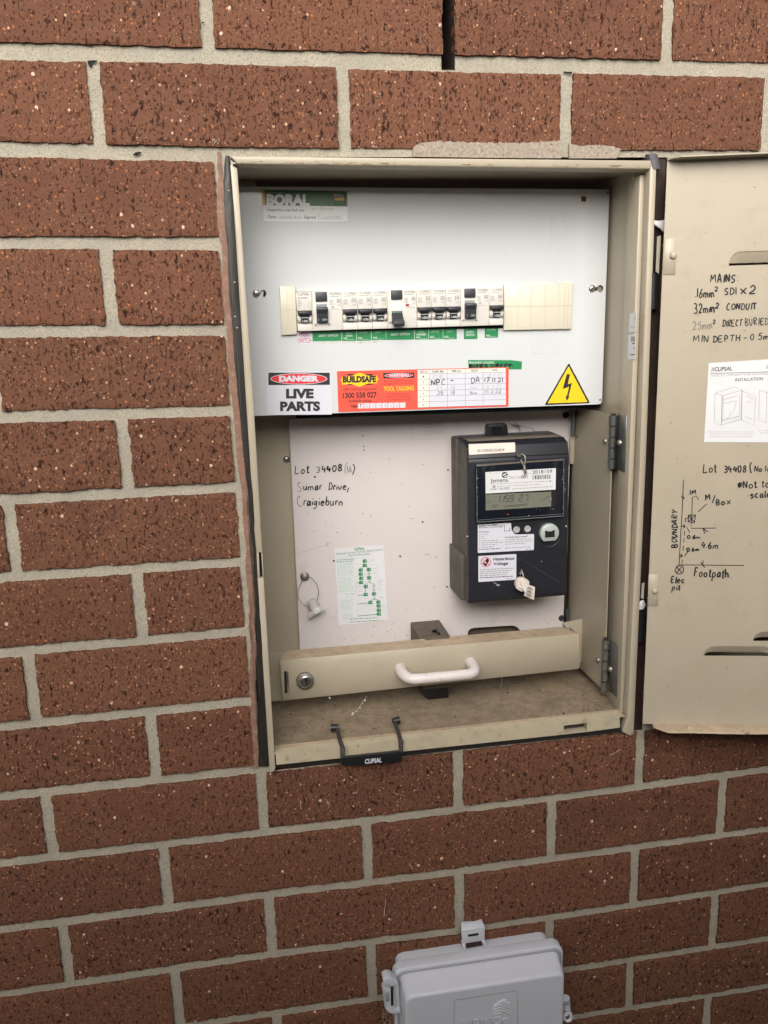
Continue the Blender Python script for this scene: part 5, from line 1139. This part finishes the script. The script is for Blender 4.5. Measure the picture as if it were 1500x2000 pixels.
d.fine(*q(345, 438), *q(1070, 400), GREYINK, .9, 2, -.055); d.fine(*q(400, 470), *q(970, 438), GREYINK, .9, 2, -.055); d.fine(*q(600, 500), *q(1130, 462), GREYINK, 1.1, 2, -.06)
d.rect(*q(348, 455), *q(382, 485), GREYINK, 2); d.text('Landis + Gyr E350', q(320, 515), q(566, 503), 4.2, INK, 2); d.ell(q(1097, 398), 2, 1.7, GREYINK, 2, 10)
# seven segment digits
def seg7(c, x, y, w, h, m, k=2):
    on = {'1': 'bc', '5': 'afgcd', '9': 'abcdfg', '2': 'abged', '7': 'abc', '.': ''}[c]; sl = .12; n = .06 * w
    P = {'tl': (x + h * sl, y - h), 'tr': (x + w + h * sl, y - h - n), 'ml': (x + h * sl / 2, y - h / 2), 'mr': (x + w + h * sl / 2, y - h / 2 - n), 'bl': (x, y), 'br': (x + w, y - n)}
    for sg, (a, b) in {'a': ('tl', 'tr'), 'b': ('tr', 'mr'), 'c': ('mr', 'br'), 'd': ('bl', 'br'), 'e': ('ml', 'bl'), 'f': ('tl', 'ml'), 'g': ('ml', 'mr')}.items():
        if sg in on: a_, b_ = P[a], P[b]; d.line([(a_[0] + (b_[0] - a_[0]) * .08, a_[1] + (b_[1] - a_[1]) * .08), (a_[0] + (b_[0] - a_[0]) * .92, a_[1] + (b_[1] - a_[1]) * .92)], 1.6, m, k)
for c_, x in (('1', 395), ('1', 450), ('5', 508), ('9', 570), ('2', 690), ('7', 760)): u, v = q(x, 672 - (x - 400) * .035); seg7(c_, u, v, 6.3, 12.5, LCDI)
d.rect(*q(478, 660), *q(488, 668), LCDI, 2); d.text('connected', q(510, 740), q(795, 715), 5.2, LCDI, 2, .01); d.text('01', q(350, 745), q(412, 735), 6, LCDI, 2); d.fine(*q(275, 668), *q(325, 664), LCDI, 1.4, 2)
d.line([q(1000, 640), q(1040, 630), q(1045, 610), q(1095, 595)], 1.2, LCDI, 2); d.line([q(1070, 630), q(1095, 625)], 1.2, LCDI, 2)
d.ell(q(545, 830), 2.3, 1.3, mat('led_red', (0.30, .03, .03), .4), 1, 10)
rnd = random.Random(12); CHIP = mat('scratch_pale', (0.36, 0.37, 0.40), .4)
for i in range(48):
    if i < 20: u, v = q(rnd.uniform(1255, 1290), rnd.uniform(230, 780))
    elif i < 32: u, v = q(rnd.uniform(135, 155), rnd.uniform(330, 880))
    else: u, v = q(rnd.uniform(650, 1220), rnd.uniform(600, 860))
    l = rnd.uniform(.8, 2.6); d.line([(u, v), (u + l * rnd.choice((.2, 1)), v + l * .4)], rnd.uniform(.6, 1.1), CHIP, 3)
d.build('name_plate', win)
# instruction label, hazard label
d = Decal(MFP, .0006)
d.sheet(round_px([q(155, 965), q(590, 942), q(592, 1030), q(640, 1095), q(888, 1087), q(884, 1295), q(155, 1334)], [2, 2, 3, 5, 2, 2, 2], 5), STWHITE)
d.text('Reading Your Meter', q(172, 990), q(420, 977), 3.6, INK, 1, .02); d.text('Press button 1 to scroll display', q(172, 1012), q(480, 998), 3, INK, 1, .008); d.line([q(432, 972), q(502, 968), q(503, 1048), q(580, 1043)], 1.1, INK, 1); d.text('1', q(566, 1035), q(573, 1035), 4, INK, 1)
d.text('# Description', q(172, 1070), q(305, 1062), 2.7, INK, 1, .012)
for y, b in ((1095, 300), (1120, 245), (1150, 245), (1178, 415), (1205, 480), (1232, 405), (1260, 365)): d.fine(*q(172, y), *q(190, y - 1), GREYINK, 1.2, 1, 0, False); d.fine(*q(205, y - 2), *q(b, y - 12), GREYINK, 1.3, 1, -.04)
d.fine(*q(172, 1288), *q(446, 1272), INK, 1.3, 1, -.05)
d.text('Hot Water Boost', q(508, 1142), q(700, 1132), 3.2, INK, 1, .015); d.line([q(708, 1124), q(796, 1120), q(796, 1098)], 1.1, INK, 1)
for y, b in ((1165, 860), (1192, 865), (1220, 780)): d.fine(*q(508, y), *q(b, y - 18), GREYINK, 1.2, 1, -.05)
d.fine(*q(508, 1270), *q(850, 1252), GREYINK, 1.2, 1, -.05); d.fine(*q(780, 1286), *q(862, 1282), GREYINK, 1.2, 1, -.05)
d.build('instruction_label', meter)
d = Decal(MFP, .0006)
d.sheet(round_px([q(162, 1375), q(657, 1348), q(655, 1680), q(163, 1712)], 2, 4), STWHITE)
d.ell(q(259, 1452), 10.2, 9.8, DRED, 1, 30, 0, .86)
d.poly([q(262, 1448), q(248, 1420), q(262, 1420), q(268, 1406), q(278, 1402), q(292, 1412), q(300, 1425), q(298, 1450), q(280, 1468)], INK, 1); d.poly([q(215, 1458), q(228, 1450), q(248, 1470), q(262, 1466), q(280, 1485), q(262, 1505), q(245, 1500), q(222, 1475)], INK, 1); d.line([q(205, 1415), q(312, 1490)], 1.5, DRED, 2)
d.text('Hazardous', q(358, 1432), q(630, 1418), 5.4, INK, 1, .03); d.text('Voltage', q(358, 1494), q(550, 1484), 5.4, INK, 1, .03)
for i, b in enumerate((635, 588, 545, 535, 612)): d.fine(*q(182, 1553 + i * 26), *q(b, 1530 + i * 26), GREYINK if i < 4 else INK, 1.4, 1, -.05)
d.fine(*q(520, 1664), *q(632, 1654), LGREYINK, 1.2, 1, -.05)
d.build('hazard_label', meter)
for cx_, cy_ in ((655, 1027), (798, 1018)):
    s = MB(); c0 = at(*q(cx_, cy_), MFP); s.lathe(c0, (0, -1, 0), [(-.001, .0044), (.0018, .0044), (.0024, .0038), (.0018, .0030), (.0016, .001)], BTN, 18); s.build('button', meter)
s = Decal(MFP, .0005); s.poly(round_px([(1000, 1023), (1040, 1020.5), (1040.5, 1041), (1002, 1044)], 8, 5), HOLE, 0); s.build('button_recess', meter)
# optical port: round recess with a D shaped metal ring
pc = at(1073.5, 1044, MFP)
s = MB(); s.lathe(pc + Vector((-.0010, 0, -.0012)), (0, -1, 0), [(-.001, .0165), (.0006, .0165), (.0009, .0158), (-.0001, .0152), (-.0001, .002)], MBODY, 36); s.build('port_recess', meter)
s = MB(); c0 = at(1074, 1042, PY(MF - .006)); R_ = .0128; n = 30; out = []
for k in range(n + 1):
    a = -math.pi * .30 + (math.pi * 1.60) * k / n; out.append(c0 + Vector((R_ * math.cos(a), 0, R_ * math.sin(a))))
out = [p for p in out]
inn = [c0 + Vector((x, 0, z)) for x, z in ((.0066, -.0052), (.0066, .0042), (.0042, .0042), (.0030, .0030), (-.0030, .0030), (-.0042, .0042), (-.0066, .0042), (-.0066, -.0052))]
s.extr(out, (0, .007, 0), PORT, .0008, 2); s.extr([p + Vector((0, -.0002, 0)) for p in inn], (0, .0001, 0), HOLE)
s.build('optical_port', meter)
# key slot
d = Decal(MFP, .0004); d.poly(round_px([q(712, 1425), q(738, 1420), q(738, 1540), q(712, 1545)], 1.5, 3), HOLE, 1); d.build('screw_slot', meter)
# dust flecks on the meter
d = Decal(MFP, .0005); FLK = mat('dust_fleck', (0.42, 0.40, 0.37), .9)
for (u, v), r_ in ((q(1305, 985), 1.8), (q(20, 1118), 1.8), (q(985, 1445), 1.0)): d.ell((u, v), r_, r_, FLK, 1, 8)
d.line([q(360, 1718), q(400, 1740), q(425, 1750)], 1.0, FLK, 1); d.ell(q(420, 1752), 3.0, 1.8, FLK, 1, 8)
d.line([q(550, 1320), q(720, 1420), q(1230, 1720)], .45, mat('thread_grey', (0.09, .09, .095), .8), 1)
d.build('dust_flecks', meter)

# ---- seals
t = thing('wire_seal', 'twisted wire seal with brass crimp looped over the top of the meter window', 'seal', at(1020, 900, PY(MF - .009)), 'seals on the meter and board')
s = MB(); z = lambda x, y, yy: at(*q(x, y), PY(yy))
s.tube([z(680, 60, MF - .001), z(735, 45, MF - .008), z(770, 75, MF - .011), z(772, 130, MF - .011), z(765, 210, MF - .010)], .0006, WIRE, 6); s.tube([z(715, 120, MF - .009), z(735, 165, MF - .0105), z(755, 210, MF - .010)], .0006, WIRE, 6); s.build('wire', t)
s = MB(); s.tube([z(760, 200, MF - .0105), z(765, 240, MF - .0108), z(778, 300, MF - .0105)], [.0012, .0021, .0018], BRASSY, 10); s.build('crimp', t)
s = MB(); s.pprism([q(660, 55), q(735, 38), q(745, 60), q(720, 90), q(670, 92)], MF - .004, .004, MSIDE, .0005); s.build('eyelet', t)
t = thing('tag_seal', 'pale plastic tag seal with barcode hanging from the foot of the meter', 'seal', at(1025, 1150, PY(MF - .008)), 'seals on the meter and board')
s = MB(); s.tube([z(720, 1545, MF - .002), z(738, 1590, MF - .008), z(757, 1665, MF - .009)], .0005, WIRE, 6); s.tube([z(705, 1590, MF - .001), z(712, 1615, MF - .004), z(728, 1600, MF - .003), z(715, 1570, MF - .001)], .0007, STEEL, 6); s.tube([z(672, 1650, MF - .005), z(705, 1675, MF - .009)], .0005, WIRE, 6); s.build('wire', t)
s = MB(); s.pprism(round_px([q(690, 1672), q(760, 1660), q(830, 1700), q(822, 1760), q(775, 1815), q(735, 1842), q(655, 1800), q(648, 1745)], 4, 4), MF - .012, .008, TAGW, .0012); s.tube([z(700, 1775, MF - .013), z(740, 1790, MF - .0145), z(775, 1850, MF - .013)], .0011, STWHITE, 8); s.build('housing', t)
d = Decal(PY(MF - .0125)); d.pprism(round_px([q(790, 1740), q(902, 1780), q(888, 1950), q(760, 1895), q(770, 1815)], 1.5, 3), MF - .0125, .0018, TAGW, .0003)
for i in range(10): a = (805 - i * 3, 1770 + i * 14); d.line([q(a[0], a[1]), q(a[0] + 55 + (i % 3) * 8, a[1] + 20)], (.6, 1.1, .8)[i % 3], INK, 1)
d.build('barcode_flag', t)
t = thing('loop_seal', 'clear plastic seal on a thin wire loop hanging from a bolt on the board', 'seal', at(597, 1126, LP), 'seals on the meter and board')
q5 = lambda x, y: (540 + x * .25, 790 + y * .25)
s = MB(); c0 = at(*q5(220, 1342), LP); s.lathe(c0, (0, -1, 0), [(-.001, .0064), (.001, .0064), (.0024, .0058), (.0026, .0040), (.0052, .0036), (.006, .002)], BRASSY, 18); s.build('bolt', t)
s = MB(); wp_ = lambda x, y, yy: at(*q5(x, y), PY(yy)); s.tube([wp_(x, y, yy) for x, y, yy in ((225, 1345, .172), (270, 1352, .1715), (315, 1400, .171), (330, 1465, .170), (320, 1520, .168), (300, 1552, .166))], .00045, WIRED, 6); s.tube([wp_(x, y, yy) for x, y, yy in ((215, 1350, .172), (190, 1395, .1735), (165, 1460, .174), (170, 1510, .174), (200, 1555, .172), (250, 1582, .168), (340, 1556, .164))], .00042, WIRED, 6); s.build('wire', t)
s = MB(); s.tube([wp_(270, 1525, .166), wp_(285, 1560, .165), wp_(300, 1605, .164)], [.0062, .0064, .006], TAGC, 14); s.pprism(round_px([q5(243, 1635), q5(370, 1582), q5(378, 1608), q5(252, 1672)], 1.5, 3), .160, .004, TAGC, .0006); s.pprism(round_px([q5(290, 1605), q5(330, 1580), q5(350, 1610), q5(320, 1640), q5(288, 1640)], 3, 3), .157, .003, mat('seal_clear_bright', (.62, .62, .60), .2), .0006); s.build('clear_body', t)
t = thing('top_wire_seal', 'loose wire with metal crimp beside the black lug on top of the meter', 'seal', at(1010, 832, LP), 'seals on the meter and board')
q6 = lambda x, y: (840 + x * .28, 790 + y * .28)
s = MB(); s.tube([at(*q6(x, y), PY(yy)) for x, y, yy in ((610, 145, .170), (660, 155, .168), (715, 165, .166), (735, 195, .163))], .0005, WIRED, 6); s.tube([at(*q6(x, y), PY(yy)) for x, y, yy in ((610, 150, .170), (625, 175, .172), (628, 195, .174))], .0005, WIRED, 6); s.build('wire', t)
s = MB(); s.tube([at(*q6(565, 128), PY(.170)), at(*q6(595, 140), PY(.169)), at(*q6(622, 153), PY(.170))], [.0012, .002, .0014], STEEL, 10); s.build('crimp', t)

# ---- service fuse, partly behind the bar
fz = thing('service_fuse', 'dusty dark brown service fuse holder on the board, half hidden by the beige bar', 'fuse holder', (.24, YL, -.84))
s = MB(); s.box((.2188, .100, -.826), (.2606, .178, -.7578), BROWNB, .0018)
s.build('body', fz)
s = MB(); s.extr([(.222, .118, -.7572), (.2575, .118, -.7572), (.2565, .1015, -.7572), (.2245, .1015, -.7572)], (0, 0, .0012), BROWNB, .0005, 1)
s.tube([(.2425, .130, -.7565), (.2425, .130, -.7530)], .0030, BLACKP, 10); s.box((.2385, .1255, -.7545), (.2465, .1295, -.7515), BLACKP, .0006); s.box((.2438, .114, -.7555), (.2466, .129, -.7518), BLACKP, .0006); s.build('seal_peg', fz)
s = MB(); s.extr([(.2155, .102, -.815), (.2545, .102, -.815), (.2545, .102, -.8415), (.2265, .102, -.8415), (.2175, .102, -.829)], (0, .07, 0), BLACKP, .001); s.build('lower_block', fz)

# ---- black latch handle hooked over the sill
la = thing('latch_handle', 'black plastic CLIPSAL latch handle with two prongs hooked over the box sill', 'latch handle', (.132, -.02, -.86))
d = Decal(PY(-.0165)); d.pprism(round_px([(665.5, 1480), (786, 1467), (785, 1488), (668, 1497)], [2, 2, 4, 4], 4), -.0165, .004, BLACKP, .0012)
d.text('CLIPSAL', (712.5, 1491.5), (745.5, 1488.5), 8.2, STWHITE, 8, .03, .12); d.build('grip', la)
for a, b, c_, e_ in (((669, 1464), (661, 1446), (658, 1421), 1), ((783, 1450), (776, 1434), (770, 1408), -1)):
    s = MB(); A = at(a[0], a[1] + 20, PY(-.0135)); up = at(a[0], a[1] - 3, PY(-.0125))
    zs = -.8375; p1 = Vector((up.x, -.008, zs + .001)); far = at(c_[0], c_[1], PZ(zs + .0035)); mid = at(b[0] + 3, b[1], PZ(zs + .0015))
    s.tube([A, up, p1, mid, far], [.0026, .0028, .0026, .0024, .0024], BLACKD, 8)
    nub = Vector((-.0075, .001, .0)) if e_ == 1 else Vector((.0065, .001, .0)); s.tube([far - nub * .3, far + nub], [.0040, .0050], BLACKP, 12); s.build('prong', la)
# dirt, cobweb and grit on the floor of the box
d = MB(); rnd = random.Random(21)
for i in range(520):
    x = rnd.uniform(.016, .452); y = rnd.uniform(.005, .17) ** 1.0; r_ = rnd.uniform(.0004, .0012) * (1.6 if rnd.random() < .08 else 1)
    if rnd.random() < .35: x = .452 - abs(rnd.gauss(0, .03)); y = abs(rnd.gauss(.03, .03))
    x = min(max(x, .016), .451)
    k = rnd.randint(4, 6); a0 = rnd.uniform(0, 6); ring = [(x + r_ * math.cos(a0 + 2 * math.pi * j / k) * rnd.uniform(.6, 1.2), y + r_ * math.sin(a0 + 2 * math.pi * j / k), -.8424) for j in range(k)]
    apex = (x, y, -.8424 + r_ * .7); mm = rnd.choice((HOLE, mat('grit_dark', (.06, .045, .03), .9), mat('grit_dark', (.06, .045, .03), .9), mat('grit_brown', (.16, .11, .065), .9), mat('grit_brown', (.16, .11, .065), .9), mat('grit_pale', (.36, .30, .22), .9)))
    for j in range(k): d.face([ring[j], ring[(j + 1) % k], apex], mm)
tag(d.build('floor_dust', None), None, None, kind='stuff')
s = MB()
def fluff(c, r_, n=7):
    for i in range(n):
        v = Vector((rnd.gauss(0, 1), rnd.gauss(0, 1), rnd.gauss(0, 1))).normalized() * r_; s.tube([c - v, c + v * .2 + Vector((0, 0, r_ * .2)), c + v], r_ * .16, COBWEB, 4)
for (u, v), r_ in (((689, 1394), .0020), ((696, 1390), .0014), ((703, 1382), .0014), ((708, 1374), .0008), ((713, 1368), .0015), ((644, 1363), .0018), ((717, 1360), .0006)): fluff(at(u, v, PY(.06)), r_)
s.tube([at(716, 1360, PY(.07)), at(700, 1384, PY(.06)), at(686, 1398, PY(.05))], .00018, COBWEB, 4)
for a, b in (((1240, 340), (1254, 352)), ((1237, 338), (1250, 362)), ((1244, 342), (1256, 358)), ((1234, 336), (1252, 345)), ((1232, 335), (1247, 371))): s.tube([at(*a, PY(.03)), at((a[0] + b[0]) / 2 - 1, (a[1] + b[1]) / 2, PY(.022)), at(*b, PY(.014))], .00016, COBWEB, 4)
s.tube([at(981, 1325, PY(.11)), at(1003, 1338, PY(.105)), at(1022, 1335, PY(.105)), at(1034, 1318, PY(.11))], .00035, WIRED, 5); s.tube([at(980, 1323, PY(.11)), at(979.5, 1333, PY(.108)), at(978.5, 1343, PY(.108))], [.0006, .0014, .0006], STEEL, 6)
tag(s.build('cobwebs', None), None, None, kind='stuff')

# ================================================================ THE GREY UTILITY BOX BELOW
nb = thing('utility_box', 'grey plastic utility box fixed to the bricks below the meter box', 'utility box', (.26, 0, -1.35))
q = lambda x, y: (700 + x * .30667, 1760 + y * .30667)
NF = -.070                                                    # front of the lid
zT = -1.1105
def slab(x0, x1, z0, z1, y0, y1, m, bev, rc=.010):
    P = []
    for cx_, cz_, a in ((x1 - rc, z1 - rc, 0), (x0 + rc, z1 - rc, 90), (x0 + rc, z0 + rc, 180), (x1 - rc, z0 + rc, 270)):
        for j in range(6): t_ = math.radians(a + 90 * j / 5); P.append((cx_ + rc * math.cos(t_), y0, cz_ + rc * math.sin(t_)))
    s.extr(P, (0, y1 - y0, 0), m, bev, 3)
xl = at(*q(243, 372), PY(-.012)); xr = at(*q(1215, 232), PY(-.012))
s = MB(); slab(xl.x, xr.x, xl.z - .32, (xl.z + xr.z) / 2, -.026, .004, NBN, .002); s.build('base', nb)
f1 = at(*q(222, 440), PY(-.034)); f2 = at(*q(1298, 300), PY(-.034))
s = MB(); slab(f1.x, f2.x, f1.z - .33, at(*q(760, 345), PY(-.034)).z, -.038, -.022, NBN, .003, .012)
slab(f1.x + .003, f2.x - .003, f1.z - .33, at(*q(760, 345), PY(-.034)).z - .004, -.0405, -.036, NBND, .001, .010)
l1 = at(*q(305, 625), PY(NF)); l2 = at(*q(1308, 460), PY(NF)); t1 = at(*q(262, 480), PY(-.044)); t2 = at(*q(1285, 330), PY(-.044))
# lid: a frustum with sloping shoulders
def ringpts(x0, x1, z1, z0, y, rc):
    P = []
    for cx_, cz_, a in ((x1 - rc, z1 - rc, 0), (x0 + rc, z1 - rc, 90), (x0 + rc, z0 + rc, 180), (x1 - rc, z0 + rc, 270)):
        for j in range(6): t_ = math.radians(a + 90 * j / 5); P.append(Vector((cx_ + rc * math.cos(t_), y, cz_ + rc * math.sin(t_))))
    return P
zb_ = -1.46; b = bmesh.new(); rr = []
zt1 = (t1.z + t2.z) / 2; zl = (l1.z + l2.z) / 2
for x0, x1, z1, y, rc in ((t1.x, t2.x, zt1, -.036, .010), (t1.x, t2.x, zt1, -.042, .010), (t1.x + .0012, t2.x - .0012, zt1 - .0016, -.0445, .009), (l1.x - .002, l2.x + .002, zl + .0022, NF + .004, .009), (l1.x - .0008, l2.x + .0008, zl + .0008, NF + .0012, .008), (l1.x + .002, l2.x - .002, zl - .002, NF, .007)):
    rr.append([b.verts.new(p) for p in ringpts(x0, x1, z1, zb_, y, rc)])
for a, c_ in zip(rr, rr[1:]):
    for j in range(len(a)): b.faces.new((a[j], c_[j], c_[(j + 1) % len(a)], a[(j + 1) % len(a)])).smooth = True
b.faces.new(rr[-1]); bmesh.ops.recalc_face_normals(b, faces=b.faces[:]); s.take(b, NBN)
lid = s.build('lid', nb)
# moulded badge: sunk rectangle outline, striped continent emblem and letters standing proud
s = MB()
fpz = PY(NF)
class Emb(Decal): pass
d = Emb(fpz, .0003); d.line([q(612, 632), q(1012, 570), q(1016, 900)], 1.6, NBND, 0); d.line([q(612, 632), q(606, 900)], .9, NBND, 0)
rows = [((905, 640), (920, 632), (940, 630)), ((885, 650), (915, 642), (962, 650)), ((868, 662), (910, 652), (965, 668)), ((860, 675), (910, 664), (970, 686)), ((856, 692), (910, 678), (972, 704)), ((858, 708), (905, 694), (970, 716)), ((862, 722), (890, 712), (915, 714))]
for P in rows:
    s.tube([at(*q(*p), fpz, .0004) for p in curve_pts(list(P))], .0014, NBN, 6)
s.tube([at(*q(*p), fpz, .0004) for p in ((945, 715), (960, 722), (968, 726))], .0009, NBN, 6)
cu = text_faces('NBNCo', .02); vs, fs = cu; x0 = min(v.x for v in vs); x1 = max(v.x for v in vs); pa, pb = q(660, 812), q(960, 778)
bt = bmesh.new(); o_ = []
for v in vs:
    xx = (v.x - x0) / (x1 - x0); yy = v.y / CAPH * 14; o_.append(bt.verts.new(at(pa[0] + (pb[0] - pa[0]) * xx, pa[1] + (pb[1] - pa[1]) * xx - yy, fpz, .0024)))
for f_ in fs:
    try: bt.faces.new([o_[i] for i in f_])
    except ValueError: pass
ret = bmesh.ops.extrude_face_region(bt, geom=bt.faces[:]); 
for v in [e_ for e_ in ret['geom'] if isinstance(e_, bmesh.types.BMVert)]: v.co += Vector((0, .0016, 0))
bmesh.ops.recalc_face_normals(bt, faces=bt.faces[:]); s.take(bt, NBN)
s.build('moulded_emblem', lid); d.build('badge_outline', lid)
# mounting tab
s = MB(); TB = -.004
s.pprism([q(655, 188), q(668, 190), q(730, 180), q(806, 166), q(805, 262), q(663, 284)], -.012, .002, NBN, .0006)
s.extr([at(*q(653, 132), PY(.0)), at(*q(700, 128), PY(-.001)), at(*q(735, 128), PY(-.001)), at(*q(785, 112), PY(.0)), at(*q(806, 168), PY(-.0135)), at(*q(658, 192), PY(-.0135))], (0, .0015, -.002), NBN, .0004, 1)
s.pprism([q(663, 280), q(682, 277), q(694, 332), q(676, 336)], -.014, .010, NBN, .0006); s.pprism([q(787, 258), q(806, 256), q(826, 312), q(806, 316)], -.014, .010, NBN, .0006)
s.pprism(round_px([q(698, 214), q(766, 204), q(766, 218), q(698, 228)], 1.5, 3), -.0125, .0004, HOLE); s.pprism([q(684, 270), q(785, 254), q(790, 282), q(690, 300)], -.0125, .0004, DARKREV)
s.build('mounting_tab', nb)
# hinge at the left, clip at the right
s = MB(); hx = at(*q(190, 560), PY(-.040))
s.tube([at(*q(190, 530), PY(-.042)), at(*q(205, 665), PY(-.042))], [.0085, .0080], NBN, 14); s.pprism(round_px([q(156, 505), q(180, 488), q(210, 490), q(255, 520), q(255, 543), q(200, 545), q(162, 530)], 3, 4), -.052, .014, NBN, .0012); s.pprism(round_px([q(180, 680), q(215, 695), q(270, 690), q(272, 715), q(215, 720), q(185, 705)], 3, 4), -.050, .014, NBN, .0012)
s.pprism([q(222, 545), q(258, 540), q(268, 700), q(232, 700)], -.044, .012, NBN, .001); s.pprism([q(205, 545), q(222, 545), q(224, 665), q(208, 668)], -.0505, .001, HOLE); s.pprism([q(172, 586), q(192, 584), q(196, 640), q(175, 642)], -.0520, .001, NBND, .0003); s.build('hinge', nb)
s = MB(); s.tube([at(*q(1318, 615), PY(-.045)), at(*q(1325, 690), PY(-.045))], [.0055, .0055], NBN, 14); s.tube([at(*q(1312, 700), PY(-.045)), at(*q(1340, 735), PY(-.050))], [.0058, .0066], NBN, 14)
s.lathe(at(*q(1334, 738), PY(-.055)), (0, -1, 0.25), [(-.004, .0062), (.002, .0062), (.0022, .0045), (.0006, .0040), (.0006, .001)], NBN, 16); s.lathe(at(*q(1332, 738), PY(-.0565)), (0, -1, 0.25), [(0, .0028), (.0006, .0022)], STEEL, 10); s.pprism([q(1300, 650), q(1340, 645), q(1342, 660), q(1302, 668)], -.052, .008, NBND, .0006); s.build('clip', nb)
s = MB(); rnd = random.Random(9)
for i in range(26):
    c0 = at(*q(rnd.uniform(150, 215), rnd.uniform(660, 783)), PY(-.030)); v = Vector((rnd.gauss(0, .4), rnd.gauss(0, .5), -1)).normalized() * rnd.uniform(.004, .014); s.tube([c0, c0 + v * .5 + Vector((rnd.gauss(0, .001), 0, 0)), c0 + v], .00035, mat('dry_web', (.36, .27, .18), .9), 4)
tag(s.build('dry_web_tuft', None), 'wisp of dry brown web hanging under the left hinge of the grey utility box', 'cobweb')
